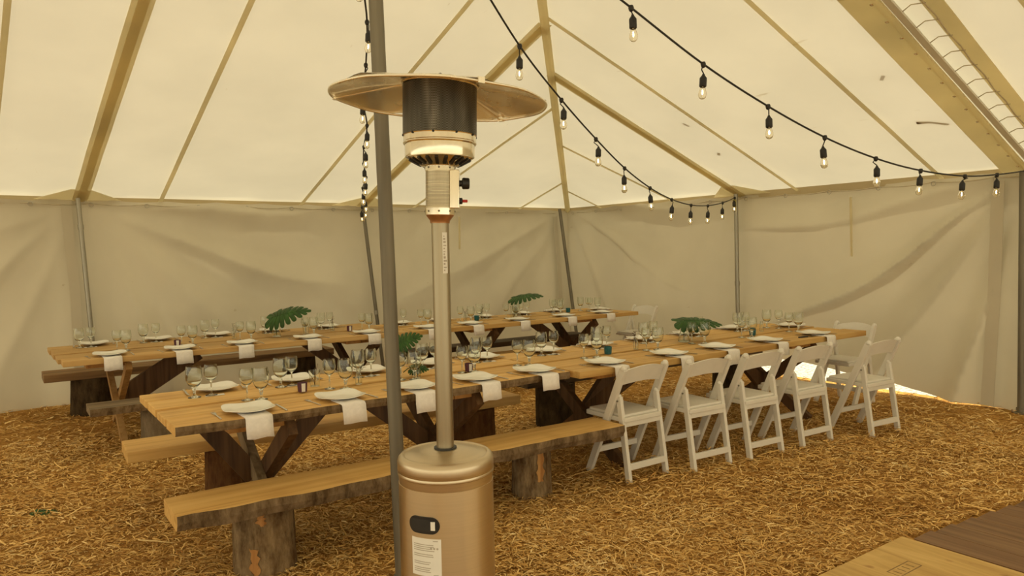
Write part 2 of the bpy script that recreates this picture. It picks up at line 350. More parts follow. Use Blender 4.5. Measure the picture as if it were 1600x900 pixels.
# laced joint between two roof sections over the end wall
strap('joint_flap', (XR - .05, 2.86), (XA + .2, 2.80), 'R', .21, .055, 'webbing', 20)
strap('joint_hem', (XR - .05, 2.745), (XA + .2, 2.655), 'R', .05, .075, 'webbing', 20, .02)
strap('joint_hem', (XR - .05, 2.665), (XA + .2, 2.60), 'R', .05, .075, 'roof', 20, .02)
strap('webbing_strap', (XR - .05, 2.47), (XA + .2, 2.36), 'R', .13, .06)
gm = MB().lathe([(.0, .004), (.011, .004), (.016, 0), (.011, -.004), (0, -.004)], 10).mesh('grommet', 'polish', True)
for i in range(18):
    x = 7.62 - i * .215; y = 2.80 - (XR - .05 - x) * .09 / 5.5 - .0
    g = bpy.data.objects.new('grommet', gm); col.objects.link(g); g.parent = ceil; g.location = (x, y, zR(x, y) - .068); g.rotation_euler = (0, math.atan(SR), 0)
def rope_piece(name, pts, r, mt, parent, n=5): return MB().tube(pts, r, n).build(name, mt, parent, True)
for i in range(20):
    x = 7.55 - i * .20; y = 2.63 - (XR - x) * .012
    rope_piece('lacing_cord', [(x, y, zR(x, y) - .095), (x - .03, y - .07, zR(x - .03, y) - .085), (x + .01, y - .15, zR(x, y) - .075)], .004, 'rope', ceil)
ln = [(7.7 - i * .2, 2.50 - i * .004 + (.012 if i % 2 else 0), zR(7.7 - i * .2, 0) - .075) for i in range(24)]
rope_piece('lacing_line', ln, .005, 'rope', ceil)
# gusset patches over the side poles
for px, sd_ in ((.79, 'L'), (4.12, 'L')):
    MB().prism([(px - .45, YL - .03), (px + .45, YL - .03), (px + .09, YL - .32), (px - .09, YL - .32)], 0, 0).add([], []) if 0 else None
    vs = [(px - .42, YL - .03), (px + .42, YL - .03), (px + .09, YL - .30), (px - .09, YL - .30)]
    MB().add([(x, y, zL(x, y) - .035) for x, y in vs] + [(x, y, zL(x, y) - .04) for x, y in vs], [(0, 1, 2, 3), (7, 6, 5, 4), (0, 4, 5, 1), (1, 5, 6, 2), (2, 6, 7, 3), (3, 7, 4, 0)]).build('gusset_patch', 'seam', ceil)
vs = [(XR - .03, 5.5), (XR - .03, 6.36), (XR - .30, 6.02), (XR - .30, 5.84)]
MB().add([(x, y, zR(x, y) - .035) for x, y in vs] + [(x, y, zR(x, y) - .04) for x, y in vs], [(0, 1, 2, 3), (7, 6, 5, 4), (0, 4, 5, 1), (1, 5, 6, 2), (2, 6, 7, 3), (3, 7, 4, 0)]).build('gusset_patch', 'seam', ceil)
# eave bands
for nm, a, b in (('eave_band', (XN, YL), (XR, YL)), ('eave_band', (XR, YL), (XR, YN)), ('eave_band', (XR, YN), (XN, YN)), ('eave_band', (XN, YN), (XN, YL))):
    A_, B_ = Vector((*a, EV - .022)), Vector((*b, EV - .022))
    pts = [A_.lerp(B_, i / 12) - Vector((0, 0, .015 * math.sin(PI * ((i % 3) / 3)))) for i in range(13)]
    mb = MB()
    for q0, q1 in zip(pts, pts[1:]): mb.bar(q0, q1, .085, .03, (0, 0, 1))
    mb.build(nm, 'eave', ceil)

# walls of canvas, hung from the eave, with folds
def fan(da, dz, freq, ph):
    r = math.hypot(da, dz); a = math.atan2(dz, da); x = a * freq + ph + 1.6 * noise.noise((r * .6, a * 2, ph))
    fade = .45 + .9 * max(0, noise.noise((a * 4, r * .5, ph + 3)) + .35)
    return r, (1 - abs(math.sin(x * .5)) ** .8 * 1.6) * fade
def wave(a, z): return .045 * noise.noise((a * 1.1, z * .7, 2)) + .022 * noise.noise((a * 3.1, z * 1.6, 5)) + .005 * noise.noise((a * 9, z * 6, 7))
HK = .56
def top_sag(a): return .05 * abs(math.sin(PI * a / HK))
def wl(u, v):
    s = XN + (XR - XN) * u; zt = 2.235 - top_sag(s) * .4; z = zt * v
    inw = .16 * (1 - v) ** 1.3 + wave(s, z)
    if .86 < s < 4.2:
        r, q = fan(s - .86, 2.15 - z, 15, .6); inw += .11 * q * smooth01(r / 1.8) * smooth01((4.3 - s) / 1.2)
    elif s < .74:
        r, q = fan(.74 - s, 2.15 - z, 14, 2.0); inw += .09 * q * smooth01(r / 1.8)
    else:
        r, q = fan(7.6 - s, 2.2 - z, 13, 1.0); inw += .10 * q * smooth01(r / 2) * smooth01((s - 4.2) / 1.0)
        inw += .035 * math.sin(2 * PI * s / (2 * HK)) * smooth01((z - 1.2) / 1.0)
    inw += .02 * abs(math.sin(PI * s / HK)) * smooth01((z - 1.6) / .5)
    return (s, YL - .03 - max(-.02, inw * .9 + .02), z)
LIFT = [(2.9, 0), (3.45, .02), (3.78, .065), (4.0, .115), (4.7, .17), (5.1, .20), (5.7, .21), (6.3, .12), (6.9, 0)]
def wr(u, v):
    t = YN + (YL - YN) * u; zb = interp(t, LIFT); zt = 2.235 - top_sag(t + .2) * .4; z = zb + (zt - zb) * v
    inw = .05 * (1 - v) ** 2 + wave(t + 20, z)
    if 2.9 < t < 6.2:
        r, q = fan(t - 2.7, 2.25 - z, 17, 2.6); inw += .13 * q * smooth01(r / 1.5) * (.4 + .6 * smooth01((6.6 - t) / 1.5))
    elif t >= 6.2:
        r, q = fan(9.3 - t, 2.25 - z, 12, .3); inw += .10 * q * smooth01(r / 1.5) * smooth01((t - 6.2) / .8)
    inw += .02 * abs(math.sin(PI * (t + .2) / HK)) * smooth01((z - 1.6) / .5)
    return (XR - .03 - max(-.02, inw * .9 + .02), t, z)
wall_l = MB().grid(wl, 260, 60).build('wall_left', 'wall', smooth=True); tag(wall_l, kind='structure')
wall_r = MB().grid(wr, 260, 60).build('wall_right', 'wall', smooth=True); tag(wall_r, kind='structure')
# the two sides behind the camera stand open to the daylight
# overlap strips, hanging rings and rope along the top of the walls
def strip(wall, pts, wdt, axis, mt='wall', nm='overlap_strip'):
    mb = MB()
    for i in range(len(pts) - 1):
        a, b = Vector(pts[i]), Vector(pts[i + 1]); mb.bar(a, b, wdt, .006, (1, 0, 0) if axis == 'x' else (0, 1, 0))
    return mb.build(nm, mt, wall)
strip(wall_l, [(.66, YL - .12, 2.15), (.70, YL - .20, 1.2), (.70, YL - .30, .02)], .10, 'x')
strip(wall_l, [(7.42, YL - .14, 2.12), (7.42, YL - .24, 1.0), (7.40, YL - .3, .03)], .07, 'x')
strip(wall_r, [(XR - .12, 2.98, 2.15), (XR - .14, 2.99, 1.1), (XR - .16, 3.03, .03)], .11, 'y')
strip(wall_r, [(XR - .12, 4.42, 2.10), (XR - .13, 4.40, 1.45)], .025, 'y', 'seam', 'tie_tape')
strip(wall_l, [(5.62, YL - .13, 2.10), (5.60, YL - .15, 1.62)], .03, 'x', 'seam', 'tie_tape')
rg = MB(); rg.tube([(.022 * math.cos(a), 0, .022 * math.sin(a)) for a in np.linspace(0, 2 * PI, 11)], .004, 5, False)
rgm = rg.mesh('hanging_ring', 'ring', True)
for i in range(-3, 13):
    x = .34 + i * HK
    if -1.6 < x < 7.5:
        o = bpy.data.objects.new('hanging_ring', rgm); col.objects.link(o); o.parent = wall_l; o.location = (x, YL - .09, 2.175)
for i in range(0, 13):
    y = 2.45 + i * HK
    if y < 9.2:
        o = bpy.data.objects.new('hanging_ring', rgm); col.objects.link(o); o.parent = wall_r; o.location = (XR - .09, y, 2.175); o.rotation_euler = (0, 0, PI / 2)
rope_piece('hanging_rope', [(x, YL - .085, 2.19 - .02 * abs(math.sin(PI * (x - .34) / HK))) for x in np.arange(-1.5, 7.6, .14)], .006, 'rope', wall_l)
rope_piece('hanging_rope', [(XR - .085, y, 2.19 - .02 * abs(math.sin(PI * (y - 2.45) / HK))) for y in np.arange(2.2, 9.2, .14)], .006, 'rope', wall_r)

# ------------------------------------------------------------------ tent poles
def pole(a, b, r, mt, label, collar=None, foot=True):
    e = empty('tent_pole', b); tag(e, label, 'tent pole')
    a = Vector(a) - Vector(b); nn = 8
    MB().tube([a * (i / nn) for i in range(nn + 1)], r, 14).build('shaft', mt, e, True, autos=40)
    if collar: MB().tube([a * (collar - .012), a * (collar + .012)], r * 1.22, 14).build('joint_collar', 'galv_l', e, True, autos=40)
    if foot: MB().lathe([(0, 0), (.075, 0), (.075, .008), (r * 1.3, .012), (r * 1.3, .05), (0, .05)], 14).build('foot_plate', 'galv', e)
    return e
pole((.77, YL - .17, 2.24), (.86, YL - .32, 0), .024, 'galv_l', 'slim galvanised side pole at left end of the back table row', .86)
pole((4.08, YL - .17, 2.24), (4.24, YL - .34, 0), .024, 'galv', 'slim leaning side pole with string lights tied to its top, behind tall tent pole', .35)
pole((7.48, YL - .18, 2.24), (7.58, YL - .48, 0), .026, 'galv', 'dark leaning pole in the far tent corner')
pole((XR - .17, 5.90, 2.24), (XR - .20, 5.84, 0), .026, 'galv_l', 'upright double-ridged pole with yellow tag at its top on right wall', .5)
pole((XR - .14, 2.77, 2.22), (XR - .14, 2.755, 0), .030, 'galv', 'dark tent pole at the right picture edge')
cp = pole((1.43, 3.1, 4.36), (1.52, 3.1, 0), .033, 'galv', 'tall thick centre pole standing behind the patio heater')
tg = MB().box(-.03, .03, -.012, .012, -.05, .05).build('tag', 'tape', None); tag(tg, 'small yellow tag on top of the right wall pole', 'tag'); tg.location = (XR - .20, 5.89, 2.12)

# ------------------------------------------------------------------ patio heater
HX, HY = 1.393, 2.440
ht = empty('patio_heater', (HX, HY, 0)); tag(ht, 'stainless steel mushroom patio heater with a round reflector hood', 'patio heater')
VD = Vector((FW.x, FW.y, 0)).normalized(); VR = Vector((RT.x, RT.y, 0)).normalized()     # away from and across the view
R0 = .1825
# housing with the handle recess
hs = MB().lathe([(0, .02), (R0 + .01, .02), (R0 + .012, .06), (R0, .07), (R0, .705)], 64).build('tank_housing', 'brushedc', ht, True, autos=35)
MB().lathe([(R0 - .002, .705), (R0 + .0005, .735), (R0 + .003, .738), (R0 + .0035, .744), (R0 + .0015, .749), (R0 + .003, .754), (R0 + .003, .785), (R0 - .001, .797), (R0 - .010, .806), (.165, .809), (.161, .8085), (.158, .804), (.154, .8045), (.150, .807), (.06, .823), (.05, .824), (0, .824)], 64).build('housing_lid', 'brushed', ht, True, autos=35)
MB().lathe([(.034, .81), (.044, .81), (.044, .829), (.034, .829)], 32).build('pole_grommet', 'black', ht, True, autos=40)
bs = MB().lathe([(0, 0), (.235, 0), (.235, .02), (.19, .035), (0, .035)], 48).build('base_plate', 'brushed', ht, True, autos=35)
def on_housing(cols, parent, name, mt, depth, r=R0):
    """a plate that follows the round housing: columns of (arc metres to the right, low edge, high edge)"""
    n = len(cols); ang0 = math.atan2(-VD.y, -VD.x); vs = []
    for a, z0, z1 in cols:
        t = ang0 + a / r
        for dd in (0, depth):
            for z in (z0, z1): vs.append(((r + dd) * math.cos(t), (r + dd) * math.sin(t), z))
    fs = []
    for i in range(n - 1):
        o = 4 * i; q = o + 4; fs += [(o + 2, q + 2, q + 3, o + 3), (o, o + 1, q + 1, q), (o, q, q + 2, o + 2), (o + 1, o + 3, q + 3, q + 1)]
    o = 4 * (n - 1); fs += [(0, 2, 3, 1), (o, o + 1, o + 3, o + 2)]
    return MB().add(vs, fs).build(name, mt, parent)
def curved_rect(a0, a1, z0, z1, k=8): return [(a0 + (a1 - a0) * i / k, z0, z1) for i in range(k + 1)]
def stadium(ca, cz, hw, hh, k=20):
    o = []
    for i in range(k + 1):
        u = -math.cos(PI * i / k) * hw; e = max(0, abs(u) - (hw - hh)); h = math.sqrt(max(0, hh * hh - e * e)) + .0003; o.append((ca + u, cz - h, cz + h))
    return o
hx0 = -(663 - 690) * -.00245 * 1.0
hd = on_housing(stadium(hx0 - .006, .585, .063, .031), ht, 'handle_recess', 'black', .004)
on_housing(stadium(hx0 - .006 - .004, .585, .052, .021), hd, 'recess_hollow', 'cable', .0055)
on_housing(curved_rect(hx0 + .024, hx0 + .040, .569, .601, 2), hd, 'recess_light_gap', 'paper', .0062)
lb = on_housing(curved_rect(hx0 - .060, hx0 + .060, .395, .535), ht, 'instruction_label', 'paper', .0012)
for i in range(15):
    z = .512 - i * .0072; 
    if i in (4, 7, 8, 11): continue
    on_housing(curved_rect(hx0 - .050, hx0 + (.020 if i > 8 else .035) - rnd.random() * .012, z - .0017, z + .0012, 4), lb, 'print_line', 'ink', .0018)
for i in range(3): on_housing(stadium(hx0 + .022 + i * .012, .500, .004, .0035, 4), lb, 'print_symbol', 'ink', .0019)
on_housing(curved_rect(hx0 + .03, hx0 + .048, .526, .529, 3), lb, 'print_line', 'ink', .0018)
on_housing(curved_rect(hx0 + .03, hx0 + .048, .399, .402, 3), lb, 'print_line', 'ink', .0018)
MB().lathe([(0, .80), (.0335, .80), (.0335, 1.70), (0, 1.70)], 32).build('upright_tube', 'brushedv', ht, True, autos=40)
st = on_housing(curved_rect(.010, .030, 1.50, 1.655, 3), ht, 'tube_sticker', 'paper', .0010, .0336)
for i in range(12): on_housing(curved_rect(.0135, .0135 + .013 * (.35 + .65 * rnd.random()), 1.509 + i * .0118, 1.509 + i * .0118 + .003 + .006 * rnd.random(), 2), st, 'print_line', 'ink', .0015, .0336)
head = empty('heater_head', (0, 0, 1.70)); head.parent = ht
# the head leans slightly to the right in the picture
head.matrix_local = Matrix.Translation((0, 0, 1.70)) @ Matrix.Rotation(.022, 4, VD)
def hpart(prof, name, mt, n=48, fr=None): return MB().lathe([(r, z - 1.70) for r, z in prof], n, fr=fr).build(name, mt, head, True, autos=35)
hpart([(0, 1.69), (.037, 1.69), (.038, 1.70), (.053, 1.720), (.053, 1.726), (0, 1.726)], 'copper_cone', 'copper')
hpart([(0, 1.722), (.054, 1.722), (.054, 1.745), (.0535, 1.75), (.0535, 1.885), (.055, 1.89), (.055, 1.909), (0, 1.909)], 'valve_collar', 'ribbed')
hpart([(.0545, 1.722), (.0565, 1.722), (.0565, 1.747), (.0545, 1.747)], 'collar_rim', 'polish'); hpart([(.0545, 1.888), (.0565, 1.888), (.0565, 1.909), (.0545, 1.909)], 'collar_rim', 'polish')
for i in range(26):
    z = 1.756 + i * .005; hpart([(.0530, z), (.0548, z + .0008), (.0548, z + .0022), (.0530, z + .003)], 'vent_rib', 'brushedv', 24)
cone = hpart([(0, 1.905), (.066, 1.905), (.072, 1.907), (.128, 1.936), (.128, 1.942), (0, 1.942)], 'burner_cone', 'polish')
for i in range(20):
    a = 2 * PI * i / 20; c, s = math.cos(a), math.sin(a)
    MB().bar((.080 * c, .080 * s, .208), (.118 * c, .118 * s, .228), .012, .004, (-s, c, 0)).build('vent_slot', 'black', cone)
hpart([(.118, 1.938), (.131, 1.938), (.132, 1.942), (.132, 1.985), (.129, 1.988), (.118, 1.988)], 'lower_band', 'polish').data.set_sharp_from_angle(angle=.3)
hpart([(.118, 1.986), (.137, 1.986), (.139, 1.990), (.139, 1.994), (.137, 1.997), (.1375, 2.028), (.118, 2.028)], 'upper_band', 'polish').data.set_sharp_from_angle(angle=.3)
hpart([(.1376, 2.017), (.1385, 2.0175), (.1385, 2.030), (.1376, 2.030)], 'scorched_rim', 'scorch')
hpart([(.126, 2.02), (.1395, 2.02), (.1395, 2.205), (.126, 2.205)], 'mesh_screen', 'mesh', 64)
for i in range(10):
    a = 2 * PI * i / 10 + .25; c, s = math.cos(a), math.sin(a)
    MB().lathe([(0, .004), (.004, .003), (.005, 0), (0, 0)], 8).build('rivet', 'black', head).matrix_local = Matrix.Translation((.1385 * c, .1385 * s, .318)) @ Vector((c, s, 0)).to_track_quat('Z', 'Y').to_matrix().to_4x4()
for i in range(8):
    a = 2 * PI * i / 8 + .2; c, s = math.cos(a), math.sin(a)
    for zz in (.035, .198):
        MB().lathe([(0, .003), (.0035, .002), (.004, 0), (0, 0)], 8).build('rivet', 'galv', head).matrix_local = Matrix.Translation((.0562 * c, .0562 * s, zz)) @ Vector((c, s, 0)).to_track_quat('Z', 'Y').to_matrix().to_4x4()
# control box to the right
BR = Matrix((( VR.x, VD.x, 0, 0), (VR.y, VD.y, 0, 0), (0, 0, 1, 0), (0, 0, 0, 1)))
bxo = MB().box(.040, .076, -.040, .012, .045, .190).build('control_box', 'polish', head, bevel=.003); bxo.matrix_local = BR
kn = MB(); kn.v = []; kn.lathe([(0, 0), (.012, 0), (.012, .008), (.020, .010), (.022, .014), (.021, .034), (.018, .037), (0, .037)], 20)
k1 = kn.build('control_knob', 'black', head, True, autos=35); k1.matrix_local = BR @ Matrix.Translation((.076, -.016, .140)) @ Matrix.Rotation(PI / 2, 4, 'Y')
k2 = MB().lathe([(0, 0), (.012, 0), (.012, .009), (.009, .011), (0, .011)], 16).build('igniter_socket', 'black', head, True, autos=35); k2.matrix_local = BR @ Matrix.Translation((.076, -.016, .074)) @ Matrix.Rotation(PI / 2, 4, 'Y')
MB().lathe([(0, .010), (.0055, .010), (.0055, .028), (.004, .030), (0, .030)], 12).build('red_button', 'red', k2, True, autos=35)
# reflector hood: three pressed panels, a rolled rim, brackets
hood = empty('reflector_hood', (0, 0, 0)); hood.parent = head
hood.matrix_local = Matrix.Translation((0, 0, 2.205 - 1.70)) @ Matrix.Rotation(.045, 4, VD)
def hprof(r):   # height above the rim plane
    return .085 * (1 - (r / .415) ** 2) * .75 + .02 * (1 - smooth01((r - .10) / .06)) - .055
for kpan in range(3):
    a0 = 2 * PI * kpan / 3 + .35
    def fn(u, v, a0=a0):
        a = a0 + u * 2 * PI / 3; r = .02 + .384 * v
        ridge = .010 * v * math.exp(-((u - .5) / .06) ** 2) + .008 * v * (math.exp(-(u / .04) ** 2) + math.exp(-((1 - u) / .04) ** 2))
        return (r * math.cos(a), r * math.sin(a), hprof(r) + ridge + .0015 * math.sin(9 * a + 1) * v * v)
    mb = MB(); mb.grid(fn, 30, 16); g0 = len(mb.v)
    mb.grid(lambda u, v, fn=fn: tuple(Vector(fn(u, v)) + Vector((0, 0, .0015))), 30, 16)
    mb.build('hood_panel', 'hat', hood, True)
    a = a0; MB().bar((.14 * math.cos(a), .14 * math.sin(a), hprof(.14) - .004), (.397 * math.cos(a), .397 * math.sin(a), hprof(.397) - .006), .010, .004, (-math.sin(a), math.cos(a), 0)).build('hood_seam', 'hat', hood)
    MB().box(-.012, .012, -.008, .008, -.010, .010).build('rim_clip', 'hat', hood).matrix_local = Matrix.Translation((.404 * math.cos(a), .404 * math.sin(a), hprof(.404))) @ Matrix.Rotation(a + PI / 2, 4, 'Z')
MB().tube([(.405 * math.cos(a), .405 * math.sin(a), hprof(.412) + .0015 * math.sin(9 * a + 1)) for a in np.linspace(0, 2 * PI, 73)], .005, 8, False).build('rolled_rim', 'hat', hood, True)
MB().lathe([(0, -.002), (.145, -.002), (.145, .004), (0, .006)], 40).build('screen_top', 'hat', hood)
MB().lathe([(0, .035), (.012, .035), (.014, .045), (0, .052)], 12).build('wing_nut', 'black', hood)

# ------------------------------------------------------------------ trestle tables
TT = .76
def live_prism(mb, x0, x1, y0, y1, z0, z1, amp, seed, n=36, near_mat=1, end_taper=0, amp2=None):
    """a slab along X whose near (-Y) edge wanders; near face gets the second material"""
    nx = [x0 + (x1 - x0) * i / n for i in range(n + 1)]
    ny = [y0 + amp * noise.noise((x * 1.3, seed, 0)) + amp * .4 * noise.noise((x * 5, seed, 3)) for x in nx]
    fy = [y1 + (amp2 or 0) * noise.noise((x * 1.4, seed, 9)) for x in nx]
    uc = [amp * .7 * (.5 + noise.noise((x * 3, seed, 5))) for x in nx]
    vs = []
    for x, a, f, u in zip(nx, ny, fy, uc): vs += [(x, a + max(0, u) * .3, z1), (x, a - .004 + u * .3, (z0 + z1) / 2), (x, a + abs(u) * .9, z0), (x, f, z1), (x, f, z0)]
    b = len(mb.v); mb.v += vs
    def F(f, m): mb.f.append(tuple(b + i for i in f)); mb.mi.append(m)
    for i in range(n):
        o = 5 * i; q = o + 5
        F((o, q, q + 3, o + 3), 0); F((o, o + 1, q + 1, q), near_mat); F((o + 1, o + 2, q + 2, q + 1), near_mat); F((o + 2, o + 4, q + 4, q + 2), near_mat); F((o + 4, o + 3, q + 3, q + 4), 0)
    F((0, 3, 4, 2, 1), 0); o = 5 * n; F((o, o + 1, o + 2, o + 4, o + 3), 0)
    return mb
def trestle(e, x, yn, yf, m1, m2, mb_, braces, zt=.67, wd=.095, bw=.11):
    MB().bar((x + .052, yn + .06, zt), (x + .052, yf - .10, 0.0), wd, .05, (0, 1, 0)).build('leg', m1, e)
    MB().bar((x, yf - .06, zt), (x, yn + .10, 0.0), wd, .05, (0, 1, 0)).build('leg', m2, e)
    ym = (yn + yf) / 2 + .06
    for dx in braces:
        MB().bar((x + .026 + math.copysign(.03, dx), ym, .28), (x + dx, ym, zt + .01), bw, .05, (1, 0, .4)).build('brace', mb_, e)
    for k in (0, 1): MB().box(x - .26 + k * .165, x - .10 + k * .165, yn + .10, yf - .10, zt, TT - .047).build('batten', 'pine_y', e, bevel=.004)
def table(label, x0, x1, ys, ends0, ends1, mats, live=None):
    e = empty('trestle_table', (0, 0, 0)); tag(e, label, 'table')
    for i in range(len(ys) - 1):
        mb = MB(); a, b = ys[i] + .019, ys[i + 1] - .019; zz = TT - (0, .006, .001, .005)[i % 4]
        if i == 0 and live: live_prism(mb, x0 + ends0[i], x1 + ends1[i], a, b, TT - .047, TT, live, 4.2); mb.build('plank', [mats, 'liveedge'], e)
        else: mb.box(x0 + ends0[i], x1 + ends1[i], a, b, TT - .047, zz); mb.build('plank', mats, e, bevel=.004)
    return e
tA1 = table('plank trestle table with dark live front edge, nearest, behind the heater', .675, 3.14, [3.765, 4.04, 4.31, 4.60, 4.88], (0, 0, 0, 0), (0, -.01, .01, 0), 'pine', .035)
trestle(tA1, 1.20, 3.77, 4.88, 'darkz', 'greyleg', 'darkz', (-.30, .46)); trestle(tA1, 2.38, 3.77, 4.88, 'darkz', 'darkz', 'darkz', (-.5, .3))
tA2 = table('plank trestle table lined with white chairs on its near side', 3.17, 6.745, [3.70, 3.97, 4.25, 4.53, 4.84], (0, 0, 0, 0), (0, 0, .01, 0), 'pine', None)
trestle(tA2, 3.66, 3.72, 4.84, 'darkz', 'darkz', 'darkz', (.45,)); trestle(tA2, 5.96, 3.72, 4.84, 'darkz', 'darkz', 'darkz', (-.45,))
MB().box(3.3, 6.5, 4.22, 4.30, .62, .66).build('stretcher', 'dark', tA2)
tB1 = table('long plank table in the back row, left end by the slim side pole', .41, 3.52, [6.83, 7.06, 7.42, 7.80, 8.15], (.0, -.02, -.03, -.04), (0, 0, 0, 0), 'pine_b', None)
trestle(tB1, .84, 6.86, 8.1, 'lightleg', 'lightleg', 'darkz', (.72,), wd=.07, bw=.20); trestle(tB1, 3.12, 6.86, 8.1, 'darkz', 'darkz', 'darkz', (-.5,))
tB2 = table('plank table in the back row reaching the far corner', 3.54, 6.845, [6.82, 7.08, 7.33, 7.58, 7.82], (0, 0, 0, 0), (0, .01, 0, -.01), 'pine', None)
trestle(tB2, 4.60, 6.86, 7.80, 'darkz', 'darkz', 'darkz', (.45,)); trestle(tB2, 6.12, 6.86, 7.80, 'darkz', 'darkz', 'darkz', (-.60,))

# ------------------------------------------------------------------ benches on log stumps
def stump(e, x, y, r, h, mt, seed, patch=None):
    fr = lambda a, z: 1 + .10 * noise.noise((math.cos(a) * 1.3 + seed, math.sin(a) * 1.3, z * 1.5)) + .05 * noise.noise((math.cos(a) * 5 + seed, math.sin(a) * 5, z * 3)) + .03 * noise.noise((math.cos(a) * 14 + seed, math.sin(a) * 14, z * 7))
    zs = [i / 12 * h for i in range(13)]
    o = MB().lathe([(r * (1.05 - .05 * z / h), z) for z in zs], 40, fr=fr).build('stump_leg', mt, e, True, (x, y, 0), autos=50)
    if patch:
        for (a0, a1, z0, z1) in patch:
            fn = lambda u, v: (lambda a, z: ((r * (1.05 - .05 * z / h) * fr(a, z) + .006) * math.cos(a), (r * (1.05 - .05 * z / h) * fr(a, z) + .006) * math.sin(a), z))(a0 + (a1 - a0) * (u + .25 * (v - .5) * noise.noise((v * 4 + seed, u, 1))) + .18 * noise.noise((v * 5, seed, u)), z0 + (z1 - z0) * (v + .1 * noise.noise((u * 6, seed, 2))))
            tag(MB().grid(fn, 6, 10).build('bare_patch', 'orange', o, True), 'orange bare wood where bark peeled off')
    return o
def bench(label, x0, x1, y0, y1, zt, th, top, edge, stumps, amp=.0, yaw=0.0, amp2=0, seed=1.):
    cx, cy = (x0 + x1) / 2, (y0 + y1) / 2
    e = empty('log_bench', (cx, cy, 0), yaw); tag(e, label, 'bench')
    mb = MB()
    if amp: live_prism(mb, x0 - cx, x1 - cx, y0 - cy, y1 - cy, zt - th, zt, amp, seed, 44, 1, 0, amp2); mb.build('seat_slab', [top, edge], e)
    else: mb.box(x0 - cx, x1 - cx, y0 - cy, y1 - cy, zt - th, zt); mb.build('seat_slab', top, e, bevel=.006)
    for (x, y, r, mt, sd_, pt) in stumps: stump(e, x - cx, y - cy, r, zt - th - .001, mt, sd_, pt)
    return e
ang0 = math.atan2(-VD.y, -VD.x)
bench('rough live-edge log bench nearest the camera, passing behind the heater', .62, 3.37, 3.50, 3.83, .41, .075, 'pine', 'liveedge',
      [(1.05, 3.70, .145, 'bark', 1.3, [(ang0 - .10, ang0 + .12, .02, .16), (ang0 + .14, ang0 + .34, .27, .325)]), (2.78, 3.76, .125, 'bark', 4.1, [(ang0 + .30, ang0 + .62, .12, .33)])], .065, 0, .03, 2.7)
bench('smooth yellow plank bench on the far side of the nearest table', .60, 3.42, 4.80, 5.14, .42, .07, 'pine', 'pine',
      [(1.21, 5.02, .14, 'redbark', 2.2, None), (3.05, 4.92, .165, 'redbark', 6.1, None)], 0, -.045)
bench('dark bench on stumps on the far side of the chair-lined table', 3.66, 6.90, 4.98, 5.26, .46, .06, 'dark', 'dark',
      [(4.06, 5.10, .17, 'darkbark', 3.2, None), (6.45, 5.14, .13, 'darkbark', 7.7, None)])
bench('grey weathered slab bench on a split stump, near side of back left table', .55, 3.3, 6.42, 6.74, .42, .06, 'grey_slab', 'liveedge',
      [(1.09, 6.62, .17, 'greybark', 5.5, None), (2.9, 6.62, .16, 'greybark', 1.5, None)], .03, 0, .02, 5.1)
bench('brown plank bench along the canvas wall behind back left table', .34, 3.3, 8.42, 8.80, .45, .075, 'brown', 'dark',
      [(.76, 8.60, .19, 'darkbark', 8.1, None), (2.95, 8.60, .17, 'darkbark', 9.4, None)])
bench('dark plank bench along the wall behind back right table', 3.85, 6.62, 7.60, 7.90, .43, .06, 'dark', 'dark',
      [(4.2, 7.78, .14, 'darkbark', 2.8, None), (6.45, 7.76, .13, 'greybark', 3.9, None)])
bench('tan plank bench in front of back right table', 3.6, 5.10, 6.86, 7.10, .40, .06, 'pine_b', 'dark',
      [(3.9, 7.0, .12, 'darkbark', 4.4, None), (4.85, 7.0, .11, 'darkbark', 6.6, None)])

